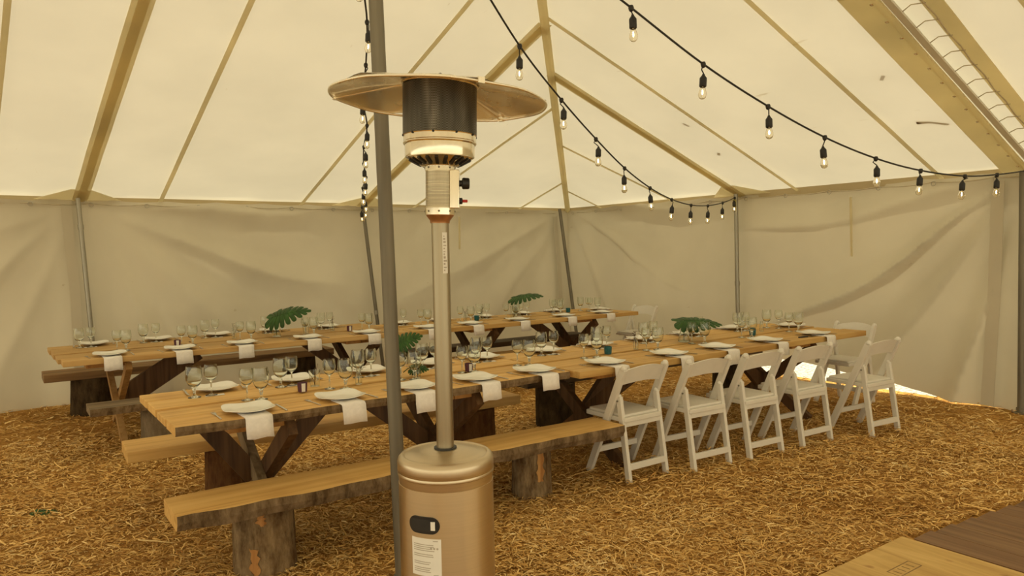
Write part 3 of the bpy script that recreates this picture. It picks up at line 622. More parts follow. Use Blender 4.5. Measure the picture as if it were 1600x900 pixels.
# ------------------------------------------------------------------ white folding chairs
def make_chair():
    e = empty('folding_chair')
    # local: +Y is the way the sitter faces, origin on the ground between the rear feet
    FZ = .435
    for s in (-1, 1):
        # long post: from the top of the back down to the front foot
        mb = MB(); top = Vector((s * .200, .015, .775)); bot = Vector((s * .205, .375, 0))
        mb.bar(bot, top, .030, .052, (1, 0, 0)); c = top; d = (top - bot).normalized()
        mb.lathe([(0, -.015), (.021, -.012), (.024, 0), (.020, .014), (.010, .022), (0, .024)], 10, tuple(top)); mb.build('back_post', 'resin', e, bevel=.004)
        mb = MB(); mb.bar((s * .178, -.005, 0), (s * .176, .085, .575), .028, .042, (1, 0, 0)); mb.lathe([(0, -.01), (.017, 0), (.016, .012), (.008, .02), (0, .022)], 10, (s * .176, .086, .572)); mb.build('rear_leg', 'resin', e, bevel=.004)
        MB().lathe([(0, 0), (.006, 0), (.006, .006), (0, .007)], 8).build('pivot_bolt', 'galv', e).matrix_local = Matrix.Translation((s * .192, .086, .545)) @ Matrix.Rotation(s * PI / 2, 4, 'Y')
    # curved back panel with an arched upper and lower edge
    mb = MB(); n = 16; vs = []
    for i in range(n + 1):
        u = -1 + 2 * i / n; arch = .030 * (1 - u * u); bow = -.028 * (1 - u * u)
        for zz, in ((.655 + arch * .75,), (.760 + arch,)):
            y = .015 + (.775 - zz) * .464 + bow
            vs += [(u * .188, y - .009, zz), (u * .188, y + .009, zz)]
    fs = []
    for i in range(n):
        o = 4 * i; q = o + 4; fs += [(o, q, q + 2, o + 2), (o + 1, o + 3, q + 3, q + 1), (o, o + 1, q + 1, q), (o + 2, q + 2, q + 3, o + 3)]
    fs += [(0, 2, 3, 1), (4 * n, 4 * n + 1, 4 * n + 3, 4 * n + 2)]
    mb.add(vs, fs); mb.build('backrest', 'resin', e, True, autos=40)
    # seat frame with a padded seat
    out = []
    for cx, cy, a0 in ((.165, .045, -PI / 2), (.170, .405, 0), (-.170, .405, PI / 2), (-.165, .045, PI)):
        for k in range(5): a = a0 + k * PI / 8; out.append((cx + .020 * math.cos(a) * (1 if 1 else 1), cy + .020 * math.sin(a)))
    MB().prism(out, FZ - .030, FZ).build('seat_frame', 'resin', e, bevel=.004)
    MB().prism([(x * .90, (y - .23) * .90 + .235) for x, y in out], FZ, FZ + .018).build('seat_pad', 'resin', e, bevel=.006)
    MB().box(-.165, .165, .035, .055, FZ - .065, FZ - .002).build('rear_rail', 'resin', e, bevel=.003)
    MB().box(-.168, .168, -.012, .010, .085, .128).build('rear_stretcher', 'resin', e, bevel=.003)
    MB().box(-.192, .192, .288, .310, .150, .190).build('front_stretcher', 'resin', e, bevel=.003)
    return e
ch0 = make_chair()
CH = [((3.61, 3.535), 0.0, 'white folding chair beside the log bench, leftmost of the near-side row'),
      ((4.14, 3.42), -.06, 'white folding chair, second from the log bench in the near-side row'),
      ((4.68, 3.355), -.06, 'white folding chair in the middle of the near-side row of five'),
      ((5.28, 3.315), -.05, 'white folding chair, fourth from the log bench in the near-side row'),
      ((5.98, 3.135), -.08, 'white folding chair pulled out furthest, rightmost of the near-side row'),
      ((7.10, 4.02), PI / 2 - .03, 'white folding chair at the right head of the chair-lined table'),
      ((7.36, 7.20), PI / 2 + .05, 'white folding chair at the far head of the back right table')]
for i, ((x, y), a, lab) in enumerate(CH):
    c = ch0 if i == 0 else copy_tree(ch0)
    c.location = (x, y, 0); c.rotation_euler = (0, 0, a); tag(c, lab, 'chair', 'white folding chairs')

# ------------------------------------------------------------------ place settings
def plate_mesh():
    def fn(u, v):
        a = 2 * PI * u; c, s = math.cos(a), math.sin(a); k = (abs(c) ** 3.6 + abs(s) ** 3.6) ** (-1 / 3.6)
        r = .128 * k * v; corner = (k - 1) / .23
        return (r * c, r * s, .004 + (.013 + .012 * corner) * smooth01((v - .45) / .55) ** 1.2)
    mb = MB(); mb.grid(fn, 48, 9); mb.grid(lambda u, v: tuple(Vector(fn(-u, v)) - Vector((0, 0, .004 + .002 * (1 - v)))), 48, 9)
    def rim(u, v): p = Vector(fn(u, 1)); return tuple(p - Vector((0, 0, .004 * v)))
    mb.grid(rim, 48, 1); return mb.mesh('dinner_plate', 'ceramic', True)
plate_me = plate_mesh()
def napkin_mesh(seed):
    # folded cloth from under the plate over the edge (edge at y = -.175) and down
    r = random.Random(seed); prof = [(-.03, .003), (-.10, .003), (-.16, .003), (-.176, .002), (-.183, -.008), (-.186, -.05), (-.190 - .01 * r.random(), -.095 - .012 * r.random())]
    sk = r.uniform(-.012, .016); wv = [r.uniform(-.004, .004) for _ in prof]; n = len(prof); vs = []
    for i, (y, z) in enumerate(prof):
        nx = Vector((0, 0, 1)) if i < 4 else Vector((0, -1, 0)); k = i / (n - 1)
        for x in (-.068, -.03, .03, .068):
            p = Vector((x + sk * k, y, z + .003 * math.sin(x * 60 + seed) * k)); vs += [tuple(p + nx * .0025), tuple(p - nx * .0025)]
    fs = []
    for i in range(n - 1):
        for j in range(3):
            o = 8 * i + 2 * j; q = o + 8; fs += [(o, o + 2, q + 2, q), (o + 1, q + 1, q + 3, o + 3)]
        fs += [(8 * i, 8 * i + 8, 8 * i + 9, 8 * i + 1), (8 * i + 6, 8 * i + 7, 8 * i + 15, 8 * i + 14)]
    e = 8 * (n - 1)
    for j in range(3): fs += [(2 * j, 2 * j + 1, 2 * j + 3, 2 * j + 2), (e + 2 * j, e + 2 * j + 2, e + 2 * j + 3, e + 2 * j + 1)]
    return MB().add(vs, fs).mesh('cloth_napkin', 'cloth', True)
nap_me = [napkin_mesh(i) for i in range(5)]
def fork_mesh():
    mb = MB(); mb.bar((0, -.095, .003), (0, .035, .003), .008, .003, (1, 0, 0)); mb.prism([(-.004, .03), (.004, .03), (.011, .055), (.011, .065), (-.011, .065), (-.011, .055)], .002, .005)
    for x in (-.009, -.003, .003, .009): mb.box(x - .0016, x + .0016, .064, .10, .003, .005)
    return mb.mesh('fork', 'steelflat')
def knife_mesh():
    mb = MB(); mb.prism([(-.006, -.11), (.006, -.11), (.005, .0), (-.005, .0)], .001, .006); mb.prism([(-.005, 0), (.006, 0), (.008, .04), (.006, .09), (-.004, .115), (-.005, .09)], .002, .0035); return mb.mesh('table_knife', 'steelflat')
fork_me, knife_me = fork_mesh(), knife_mesh()
def lathe_glass(prof_out, wall):
    """closed thin-walled glass: outer profile up, inner profile back down"""
    k = next(i for i, p in enumerate(prof_out) if len(p) > 2); outer = [(p[0], p[1]) for p in prof_out]
    inner = [(max(0, r - wall), z + (wall if i == 0 else 0)) for i, (r, z) in enumerate(outer[k:])]
    inner = [(max(0.0, r), z) for r, z in inner]; inner[0] = (0, outer[k][1] + .006)
    return outer + inner[::-1]
wine_prof = lathe_glass([(0, 0), (.033, 0), (.033, .002), (.012, .006), (.0045, .012), (.004, .075), (.007, .083, 1), (.024, .094), (.036, .115), (.0395, .135), (.038, .160), (.034, .182)], .0016)
gob_prof = lathe_glass([(0, 0), (.036, 0), (.036, .003), (.018, .007), (.008, .014), (.0075, .035), (.012, .045), (.010, .052), (.012, .058, 1), (.032, .074), (.043, .100), (.0465, .125), (.045, .155), (.041, .183)], .0020)
wine_me = MB().lathe(wine_prof, 24).mesh('wine_glass', 'glass', True); gob_me = MB().lathe(gob_prof, 24).mesh('water_goblet', 'glass', True)
for m_ in (wine_me, gob_me): m_.set_sharp_from_angle(angle=math.radians(50))
card_me = MB().prism([(-.055, -.02), (.052, -.024), (.055, .018), (-.050, .022)], .0, .0015).mesh('place_card', 'paper')
def put(me, name, loc, rz, label, cat, group):
    o = bpy.data.objects.new(name, me); col.objects.link(o); o.location = loc; o.rotation_euler = (0, 0, rz); return tag(o, label, cat, group)
ROWS = [('near side of the front tables', 1, 3.765, [1.062, 1.571, 2.04, 2.48, 2.953, 3.538, 4.199, 4.764, 5.395, 6.117], [3.94] * 5 + [3.875] * 5),
        ('far side of the front tables', -1, 4.88, [1.075, 1.56, 2.08, 2.56, 3.02, 3.60, 4.16, 4.72, 5.32, 6.00], [4.705] * 5 + [4.665] * 5),
        ('near side of the back tables', 1, 6.83, [.765, 1.317, 1.855, 2.481, 3.10, 3.80, 4.355, 5.015, 5.72, 6.349], [7.005] * 10),
        ('far side of the back tables', -1, 8.15, [.74, 1.30, 1.86, 2.43, 3.03, 3.80, 4.35, 4.95, 5.55, 6.10], [7.97, 7.97, 7.96, 7.95, 7.90] + [7.645] * 5)]
for rname, sg, edge, xs, ys in ROWS:
    for i, (x, y) in enumerate(zip(xs, ys)):
        rz = 0 if sg > 0 else PI; oo = ORD[i]; j = lambda k=.008: rnd.uniform(-k, k)
        wh = f'{oo} from the left, {rname}'
        put(plate_me, 'dinner_plate', (x, y, TT + .006), rz + j(.06), f'cream square plate, {wh}', 'plate', 'plates on the tables')
        put(nap_me[i % 5], 'cloth_napkin', (x + j(), y, TT), rz, f'white napkin hanging over table edge, {wh}', 'napkin', 'white napkins')
        put(fork_me, 'fork', (x - sg * .165, y - sg * .02, TT), rz + j(.1), f'steel fork beside plate, {wh}', 'fork', 'forks')
        put(knife_me, 'table_knife', (x + sg * .165, y - sg * .02, TT), rz + j(.1), f'steel knife beside plate, {wh}', 'knife', 'knives')
        if sg > 0: g1, g2 = (.075 + j(.02), .31 + j(.02)), (.155 + j(.02), .26 + j(.02))
        else: g1, g2 = (-.150 + j(.02), -.165 + j(.012)), (-.050 + j(.015), -.175 + j(.012))
        zz = TT + .0005
        if sg > 0:
            put(wine_me, 'wine_glass', (x + g1[0], y + g1[1], zz), j(3), f'stemmed wine glass, {wh}', 'wine glass', 'wine glasses'); put(gob_me, 'water_goblet', (x + g2[0], y + g2[1], zz), j(3), f'wide water goblet, {wh}', 'goblet', 'water goblets')
        else:
            put(gob_me, 'water_goblet', (x + g1[0], y + g1[1], zz), j(3), f'wide water goblet, {wh}', 'goblet', 'water goblets'); put(wine_me, 'wine_glass', (x + g2[0], y + g2[1], zz + .002), j(3), f'stemmed wine glass, {wh}', 'wine glass', 'wine glasses')
            put(card_me, 'place_card', (x - .045, y - .175, TT + .0005), j(.2), f'small white card under wine glass, {wh}', 'place card', 'white cards')
for (x, y, wh) in ((6.57, 4.42, 'at the right head of the front tables'), (6.67, 7.40, 'at the far head of the back tables')):
    put(plate_me, 'dinner_plate', (x, y, TT + .006), PI / 2, f'cream square plate {wh}', 'plate', 'plates on the tables')
    put(nap_me[1], 'cloth_napkin', (x, y, TT), PI / 2, f'white napkin {wh}', 'napkin', 'white napkins')
    put(fork_me, 'fork', (x + .02, y - .165, TT), PI / 2, f'steel fork {wh}', 'fork', 'forks'); put(knife_me, 'table_knife', (x + .02, y + .165, TT), PI / 2, f'steel knife {wh}', 'knife', 'knives')
    put(wine_me, 'wine_glass', (x - .22, y - .02, TT + .0005), 0, f'stemmed wine glass {wh}', 'wine glass', 'wine glasses'); put(gob_me, 'water_goblet', (x - .26, y + .09, TT + .0005), 0, f'wide water goblet {wh}', 'goblet', 'water goblets')
bk = MB(); bk.prism([(-.10, -.006), (.01, -.007), (.01, .007), (-.10, .006)], .0, .012); bk.prism([(.01, -.005), (.11, -.003), (.115, .002), (.01, .006)], .004, .007)
tag(bk.build('steak_knife', 'black', None, loc=(5.90, 3.80, TT)), 'dark-handled knife lying between the last two plates on near side', 'knife').rotation_euler = (0, 0, -.15)

# ------------------------------------------------------------------ vases, leaves, candles
def vase(prof, loc, label, name='glass_vase'):
    o = MB().lathe(prof, 24).build(name, 'glass', None, True, loc, autos=45); return tag(o, label, 'vase', 'glass vases on the tables')
def shell(pts, wall):
    inner = [(max(0, r - wall), z) for r, z in pts[1:]]; inner[0] = (inner[0][0], pts[1][1] + wall * 2)
    return pts + inner[::-1] + [(0, pts[1][1] + wall * 2)]
carafe = shell([(0, 0), (.048, 0), (.050, .01), (.040, .06), (.026, .11), (.020, .15), (.024, .17)], .003)
tall = shell([(0, 0), (.040, 0), (.040, .06), (.040, .13), (.042, .15)], .003)
bud = shell([(0, 0), (.020, 0), (.021, .01), (.021, .05), (.014, .065), (.011, .085), (.014, .095)], .002)
tumbler = shell([(0, 0), (.028, 0), (.032, .05), (.036, .10)], .002)
def leaf_blade():
    """monstera blade along +X: heart outline, a solid middle, finger lobes parted by slits, drooping sides"""
    out = [(-.055, .0), (-.095, .045), (-.095, .095), (-.060, .140), (.000, .168), (.065, .172), (.130, .160), (.195, .138), (.255, .108), (.310, .070), (.352, .034), (.375, .0)]
    root = [0, 0, .005, .015, .035, .065, .10, .14, .185, .235, .29, .35]
    slit = [0, 0, 0, .78, .68, .60, .52, .46, .46, .52, .62, 0]
    mb = MB(); T = .0013
    def Z(x, y): return -1.5 * y * y - .6 * (x - .10) ** 2 + .03 * abs(y) * math.sin(x * 55)
    for s in (-1, 1):
        for i in range(len(out) - 1):
            (ax, ay), (bx, by) = out[i], out[i + 1]; ra, rb = root[i], root[i + 1]; n = 7; vs = []
            for k in range(n + 1):
                t = k / n; pa = (ra + (ax - ra) * t, ay * t); pb = (rb + (bx - rb) * t, by * t)
                ga = .13 * smooth01((t - slit[i]) / .12) * t if slit[i] else 0; gb = .13 * smooth01((t - slit[i + 1]) / .12) * t if slit[i + 1] else 0
                if k == n: ga, gb = ga + (.12 if slit[i] else 0), gb + (.12 if slit[i + 1] else 0)
                for g in (ga, .5, 1 - gb):
                    x = pa[0] + (pb[0] - pa[0]) * g; y = pa[1] + (pb[1] - pa[1]) * g
                    if k == n and g == .5: x *= 1.03; y *= 1.03
                    vs += [(x, s * y, Z(x, y) + T), (x, s * y, Z(x, y) - T)]
            fs = []
            for k in range(n):
                o = 6 * k; q = o + 6
                fs += [(o, o + 2, q + 2, q), (o + 2, o + 4, q + 4, q + 2), (o + 1, q + 1, q + 3, o + 3), (o + 3, q + 3, q + 5, o + 5), (o, q, q + 1, o + 1), (o + 4, o + 5, q + 5, q + 4)]
            o = 6 * n; fs += [(o, o + 2, o + 3, o + 1), (o + 2, o + 4, o + 5, o + 3)]
            mb.add(vs, fs)
    mb.tube([(x, 0, Z(x, 0) + .001) for x in np.linspace(-.03, .37, 8)], [.004, .004, .0035, .003, .003, .002, .0015, .001], 6); return mb
blade_me = leaf_blade().mesh('blade', 'leaf', True)
def mleaf(base, att, L, Nrm, sc, label):
    """base: where the stem stands; att: where the stem meets the blade; L: direction of the tip; Nrm: upper side"""
    e = empty('monstera_leaf', base); tag(e, label, 'leaf', 'monstera leaves in vases'); base = Vector(base); att = Vector(att)
    L = Vector(L).normalized(); Nn = Vector(Nrm); Nn = (Nn - L * Nn.dot(L)).normalized(); W = Nn.cross(L)
    b = bpy.data.objects.new('blade', blade_me); col.objects.link(b); b.parent = e
    b.matrix_local = Matrix.Translation(att - base) @ Matrix(((L.x * sc, W.x * sc, Nn.x * sc, 0), (L.y * sc, W.y * sc, Nn.y * sc, 0), (L.z * sc, W.z * sc, Nn.z * sc, 0), (0, 0, 0, 1)))
    d = att - base; MB().tube([d * 0, d * .4 + Vector((0, 0, .01)), d * .8 + Vector((0, 0, .012)), d], .0035, 6).build('stem', 'stemg', e, True); return e
r_, v_ = VR, VD; up = Vector((0, 0, 1))
def off(p, a=0, b=0, c=0): return tuple(Vector(p) + r_ * a + v_ * b + up * c)
vB1 = (2.30, 7.40, TT + .0005); vase(tall, vB1, 'straight glass vase holding a big leaf on back left table')
mleaf(off(vB1, 0, 0, .01), off(vB1, -.03, .02, .20), r_ + up * .24, up - v_ * .62, 1.0, 'split green monstera leaf standing in vase on back left table')
vB2 = (5.16, 7.28, TT + .0005); vase(tall, vB2, 'straight glass vase holding a leaf on back right table')
mleaf(off(vB2, 0, 0, .01), off(vB2, .03, .02, .26), r_ - v_ * .35 + up * .12, up - v_ * .35, .92, 'drooping split monstera leaf on a thin stem, back right table')
vA2 = (4.885, 4.33, TT + .0005); vase(carafe, vA2, 'conical glass carafe holding a broad leaf on chair-lined table')
mleaf(off(vA2, 0, 0, .01), off(vA2, .0, .02, .185), r_ - up * .03, up * 1.0 - v_ * .34, .92, 'broad glossy monstera leaf drooping over carafe, chair-lined table')
vA1 = (2.10, 4.36, TT + .0005); vase(tall, vA1, 'glass vase mostly hidden by the centre pole, nearest table')
mleaf(off(vA1, .02, 0, .01), off(vA1, .04, .0, .225), r_ * 1.0 + up * .38 , up * .7 - v_ * .8, .46, 'green monstera leaf poking out right of the centre pole')
lowl = mleaf(off(vA1, .06, .10, .02), off(vA1, .13, .05, .055), r_ - v_ * .3, up * .7 - v_ * .6, .30, 'small green leaf low behind the glasses between centre pole and heater')
def sprig(loc, label, mt='sprig', h=.16, n=7, bare=False, seed=0):
    r = random.Random(seed); e = empty('sprig', loc); tag(e, label, 'sprig', 'sprigs in bud vases')
    for k in range(3 if bare else 2):
        dx, dy = r.uniform(-.05, .05), r.uniform(-.03, .03); pts = [(dx * t * t, dy * t * t, h * t * (1 - .15 * k)) for t in (0, .35, .7, 1)]
        MB().tube(pts, .0016, 5).build('stem', 'twig' if bare else mt, e, True)
        if not bare:
            for q in range(n):
                t = .55 + .45 * q / n; a = r.uniform(0, 2 * PI); c = Vector((dx * t * t, dy * t * t, h * t * (1 - .15 * k))); d = Vector((math.cos(a), math.sin(a), r.uniform(-.2, .6))).normalized(); sd_ = d.cross(up).normalized()
                L = r.uniform(.022, .04); MB().add([tuple(c), tuple(c + d * L * .5 + sd_ * L * .2), tuple(c + d * L), tuple(c + d * L * .5 - sd_ * L * .2), tuple(c + d * L * .5 + up * .003)], [(0, 1, 4), (1, 2, 4), (2, 3, 4), (3, 0, 4), (0, 3, 2, 1)]).build('leaflet', mt, e)
    return e
BUD = [((1.84, 4.30), bud, 'sprig', False, 'third place on the nearest table'), ((4.24, 4.27), bud, 'twig', False, 'left part of chair-lined table'), ((6.02, 4.36), bud, None, False, 'right part of chair-lined table'),
       ((1.60, 4.42), tumbler, 'twig', True, 'second place on the nearest table'), ((1.92, 7.55), bud, 'sprig', False, 'third place of the back left table'), ((2.62, 7.45), tumbler, 'sprig', False, 'right of the big leaf on back left table'),
       ((2.93, 7.5), bud, 'twig', False, 'right end of back left table'), ((4.80, 7.45), bud, 'sprig', False, 'left of the leaf on back right table'), ((5.33, 7.45), bud, 'sprig', False, 'right of the leaf on back right table'), ((2.23, 4.25), bud, 'sprig', False, 'right of the centre pole on nearest table'), ((4.55, 7.42), bud, 'twig', False, 'beside blue holder on back right table')]
for i, ((x, y), pr, mt, bare, wh) in enumerate(BUD):
    vase(pr, (x, y, TT + .0005), f'tiny glass {"tumbler" if pr is tumbler else "bud vase"}, {wh}', 'bud_vase')
    if mt: sprig((x, y, TT + .006), f'{"bare brown twigs" if bare else "small leafy sprig"} in tiny vase, {wh}', mt, .15 if not bare else .13, 6, bare, i + 3)
def votive(loc, kind, wh):
    e = empty('votive_candle', (*loc, TT + .0005)); tag(e, f'{"purple candle in a white-striped" if kind == "purple" else "teal"} votive holder, {wh}', 'candle', 'votive candles')
    if kind == 'purple':
        MB().lathe([(0, 0), (.026, 0), (.029, .055), (.0265, .055), (.024, .045), (0, .045)], 20).build('holder', 'purple', e, True, autos=40)
        for a in (0, 2.1, 4.2):
            MB().grid(lambda u, v, a=a: ((.0275 + .003 * v) * math.cos(a + u * .8), (.0275 + .003 * v) * math.sin(a + u * .8), .003 + .05 * v), 4, 2).build('white_stripe', 'paper', e)
    else:
        MB().lathe([(0, 0), (.028, 0), (.031, .058), (.028, .058), (.026, .02), (0, .02)], 8).build('holder', 'teal', e, True, autos=20)
        MB().lathe([(0, .02), (.02, .02), (.02, .03), (0, .032)], 12).build('wax', 'paper', e)
for loc, k, wh in (((1.476, 4.29), 'purple', 'left on the nearest table'), ((2.63, 4.255), 'purple', 'beside the heater tube, nearest table'), ((3.893, 4.226), 'teal', 'left on the chair-lined table'), ((5.685, 4.213), 'teal', 'right on the chair-lined table'),
                   ((1.35, 7.30), 'purple', 'left on the back table row'), ((3.06, 7.35), 'purple', 'middle of the back table row'), ((4.664, 7.35), 'teal', 'back right table near heater'), ((6.12, 7.40), 'teal', 'back right table near the corner')): votive(loc, k, wh)

# ------------------------------------------------------------------ string lights
bulb_me = MB().lathe([(0, 0), (.014, .0), (.017, -.012), (.024, -.034), (.0245, -.048), (.020, -.062), (.010, -.070), (0, -.072)], 14).mesh('bulb', 'bulb', True)
fil_me = MB().lathe([(0, -.014), (.003, -.018), (.0048, -.032), (.003, -.042), (0, -.046)], 8).mesh('filament', 'filament', True)
sock_me = MB().lathe([(0, 0), (.006, -.002), (.010, -.012), (.0195, -.024), (.021, -.028), (.021, -.074), (.018, -.078), (0, -.078)], 14).mesh('socket', 'black', True)
knot_me = MB().lathe([(0, .014), (.012, .012), (.016, 0), (.012, -.016), (.006, -.022), (0, -.022)], 10).mesh('junction', 'black', True)
def string(label, pts, knots, drops, seed):
    r = random.Random(seed); e = empty('string_light', pts[-1]); b = Vector(pts[-1]); tag(e, label, 'string light', 'string lights from the centre pole')
    P = [Vector(p) for p in pts]; fine = []
    for i in range(len(P) - 1):     # Catmull-Rom
        p0, p1, p2, p3 = P[max(i - 1, 0)], P[i], P[i + 1], P[min(i + 2, len(P) - 1)]
        for k in range(6):
            t = k / 6; fine.append(.5 * ((2 * p1) + (p2 - p0) * t + (2 * p0 - 5 * p1 + 4 * p2 - p3) * t * t + (3 * p1 - p0 - 3 * p2 + p3) * t ** 3))
    fine.append(P[-1]); MB().tube([p - b for p in fine], .0062, 7).build('cable', 'cable', e, True)
    for (q, dr) in zip(knots, drops):
        q = Vector(q) - b; sx = Vector((r.uniform(-.015, .015), r.uniform(-.015, .015), -dr))
        j = bpy.data.objects.new('junction', knot_me); col.objects.link(j); j.parent = e; j.location = q
        bow = Vector((r.uniform(-.02, .02), r.uniform(-.02, .02), -dr * .5)); MB().tube([q, q + bow, q + sx], .0038, 6).build('drop_wire', 'cable', e, True)
        s = bpy.data.objects.new('socket', sock_me); col.objects.link(s); s.parent = e; s.location = q + sx; s.rotation_euler = (r.uniform(-.08, .08), r.uniform(-.08, .08), 0)
        for me in (bulb_me, fil_me):
            o = bpy.data.objects.new(me.name, me); col.objects.link(o); o.parent = s; o.location = (0, 0, -.077)
PT = (1.44, 3.1, 3.62)
mid = [(2.668, 3.65, 2.825), (3.179, 3.882, 2.595), (3.70, 4.12, 2.402), (4.22, 4.357, 2.237), (4.77, 4.607, 2.116), (5.32, 4.857, 2.045), (5.90, 5.121, 2.019), (6.48, 5.385, 2.041), (7.06, 5.649, 2.102), (7.58, 5.88, 2.19)]
string('string of bulbs hanging from the centre pole to the tagged pole on right wall', [PT, (1.95, 3.32, 3.28), (2.16, 3.42, 3.15)] + mid, [(2.16, 3.42, 3.15)] + mid, [.02 if 0 else .05] + [.055] * 9 + [.03], 1)
rt = [(2.908, 2.938, 2.898), (3.431, 2.88, 2.649), (3.962, 2.82, 2.447), (4.487, 2.762, 2.287), (5.011, 2.703, 2.173), (5.522, 2.646, 2.108), (6.076, 2.584, 2.086), (6.514, 2.535, 2.112), (7.05, 2.48, 2.17)]
string('string of large bulbs sweeping to the right picture edge', [PT, (1.9, 3.05, 3.40), (2.4, 2.995, 3.145)] + rt + [(7.66, 2.42, 2.24)], [(2.4, 2.995, 3.145)] + rt, [.05, .035, .055, .055, .055, .05, .03, .03, .03, .03], 2)
n_l = 13; a_ = Vector(PT); b_ = Vector((4.06, YL - .24, 2.20)); lf = []
for i in range(n_l + 1):
    t = i / n_l; p = a_.lerp(b_, t); p.z -= .52 * 4 * t * (1 - t) * .55; p += VR * (.02 * math.sin(i * 2.3)); lf.append(tuple(p))
string('string of bulbs seen end on beside the centre pole, running to the slim pole behind', lf, lf[1:], [.05] * n_l, 3)

# ------------------------------------------------------------------ dance floor pieces
ply = MB().box(1.6, 3.885, .72, 1.94, .002, .022).build('plywood_sheet', 'ply'); tag(ply, 'yellow plywood sheet with faded stamp lying on the straw', 'plywood')
def stampbar(x0, x1, y0, y1): MB().box(x0, x1, y0, y1, .0221, .0225).build('stamp_mark', 'stamp', ply)
for i in range(7):
    x = 3.10 + i * .055; stampbar(x, x + .006, 1.60, 1.66)
    if i % 2: stampbar(x, x + .034, 1.655, 1.661)
    else: stampbar(x, x + .034, 1.628, 1.634)
for i in range(5): stampbar(3.12 + i * .07, 3.155 + i * .07, 1.50, 1.508); stampbar(3.12 + i * .07, 3.127 + i * .07, 1.51, 1.55)
for a in ((3.40, 3.60, 1.70, 1.705), (3.40, 3.60, 1.765, 1.77), (3.40, 3.405, 1.70, 1.77), (3.595, 3.60, 1.70, 1.77)): stampbar(*a)
for i in range(4): stampbar(3.43 + i * .04, 3.437 + i * .04, 1.715, 1.755)
lamp = empty('laminate_floor_panel', (4.9, .9, 0)); tag(lamp, 'dark brown laminate floor panel beside the plywood', 'floor panel')
for i in range(11):
    x = -.905 + i * .1905
    MB().box(x - .0935, x + .0935, -1.0, 1.0 - .12 * (x + 1.0), .002, .021).build('board', 'laminate', lamp, bevel=.001)

# ------------------------------------------------------------------ loose things
def twig_on_roof(x, y, side, pts, r, label):
    zf = zL if side == 'L' else zR
    o = MB().tube([(x + a, y + b, zf(x + a, y + b) + .012 + ripple(x + a, y + b)) for a, b in pts], r, 6).build('fallen_twig', 'twig', None, True); tag(o, label, 'twig')
twig_on_roof(6.75, 3.05, 'R', [(0, .22), (.02, .12), (.10, .0)], [.030, .018, .018], 'stick lying on the roof canvas near right wall, showing through')
twig_on_roof(5.95, 3.15, 'R', [(0, 0), (.06, .05)], .016, 'small scrap on the roof canvas left of the wide joint flap')
twig_on_roof(6.75, 5.45, 'R', [(0, 0), (.05, .04)], .018, 'small leaf on the roof canvas above the tagged pole')
twig_on_roof(6.05, 5.35, 'R', [(0, 0), (.07, -.02)], .016, 'dark leaf on the roof canvas left of the tagged pole')
fe = empty('green_leaf', (.16, 5.37, .02)); tag(fe, 'small green leaf lying on the straw at left', 'leaf')
b = bpy.data.objects.new('blade', blade_me); col.objects.link(b); b.parent = fe; b.scale = (.45, .35, .3); b.rotation_euler = (.1, .1, -.6)

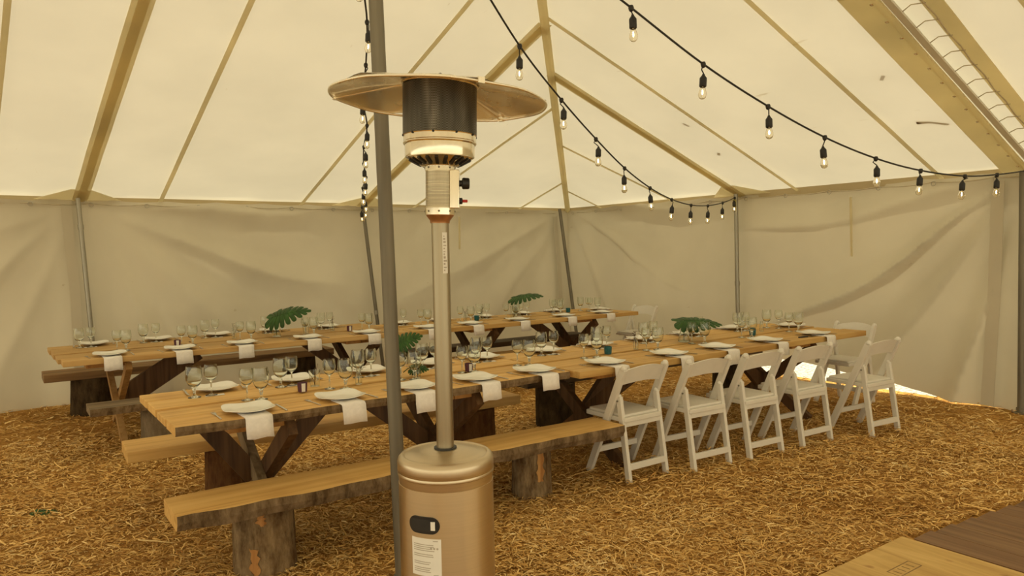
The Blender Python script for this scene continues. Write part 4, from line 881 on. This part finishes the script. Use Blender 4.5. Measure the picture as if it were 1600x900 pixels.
# ------------------------------------------------------------------ straw litter over the ground
rng = np.random.default_rng(3)
def straw(n, dmin, dmax, lmin, lmax, wid):
    th = rng.uniform(-.88, .88, n); dd = np.sqrt(rng.uniform(dmin ** 2, dmax ** 2, n)); a = math.atan2(FW.y, FW.x) + th
    x = dd * np.cos(a); y = dd * np.sin(a); k = (x < 7.72) & (y < 9.2) & ~((y < np.where(x > 3.89, 1.93 - .12 * (x - 3.9), 1.955)) & (x > 1.6)) & (((x - HX) ** 2 + (y - HY) ** 2) > .06)
    x, y = x[k], y[k]; n = len(x); az = np.where(rng.random(n) < .5, rng.normal(math.atan2(RT.y, RT.x), .7, n), rng.uniform(0, PI, n)); L = rng.uniform(lmin, lmax, n) / 2; W = rng.uniform(.6, 1.4, n) * wid / 2
    tl = rng.normal(0, .18, n); z = .004 + .02 * rng.random(n) ** 2 + np.abs(np.sin(tl)) * L
    dx, dy, dz = np.cos(az) * L, np.sin(az) * L, np.sin(tl) * L; wx, wy = -np.sin(az) * W, np.cos(az) * W; wz = rng.normal(0, .4, n) * W
    bx, by = -np.sin(az) * L * rng.normal(0, .15, n), np.cos(az) * L * rng.normal(0, .15, n)
    V = np.empty((n, 6, 3))
    for i, (k1, k2) in enumerate(((-1, -1), (-1, 1), (0, -1), (0, 1), (1, -1), (1, 1))):
        c = 1 if k1 == 0 else 0
        V[:, i, 0] = x + dx * k1 + wx * k2 + bx * c; V[:, i, 1] = y + dy * k1 + wy * k2 + by * c; V[:, i, 2] = z + dz * k1 + wz * k2 + c * .003
    lowf = np.sin(x * 1.7 + 1.3 * np.sin(y * 1.1)) * np.sin(y * 1.9 + 1.1 * np.sin(x * 1.3 + 2)) + .6 * np.sin(x * 5.3 + 2 * np.sin(y * 3.1)) * np.sin(y * 4.7 + x)
    return V, np.clip(rng.beta(1.7, 2.3, n) + .10 * lowf, 0, 1)
parts = [straw(92000, 1.6, 4.6, .014, .060, .0042), straw(92000, 4.6, 7.5, .018, .065, .0055), straw(46000, 7.5, 12, .02, .08, .0075), straw(1500, 2.2, 8, .08, .20, .005)]
V = np.concatenate([p[0] for p in parts]); T = np.concatenate([p[1] for p in parts]); n = len(V)
base = (np.arange(n) * 6)[:, None]; F = np.concatenate([base + np.array([[0, 1, 3, 2]]), base + np.array([[2, 3, 5, 4]])], axis=1).reshape(-1, 4)
me = bpy.data.meshes.new('straw_litter'); me.vertices.add(n * 6); me.vertices.foreach_set('co', V.reshape(-1).astype(np.float32))
me.loops.add(len(F) * 4); me.loops.foreach_set('vertex_index', F.reshape(-1).astype(np.int32)); me.polygons.add(len(F))
me.polygons.foreach_set('loop_start', np.arange(0, len(F) * 4, 4, dtype=np.int32)); me.update(calc_edges=True)
at = me.attributes.new('tint', 'FLOAT', 'FACE'); at.data.foreach_set('value', np.repeat(T, 2).astype(np.float32))
me.materials.append(M['straw']); so = bpy.data.objects.new('straw_litter', me); col.objects.link(so); tag(so, 'golden straw and wood shavings strewn over the tent floor', 'straw', kind='stuff')
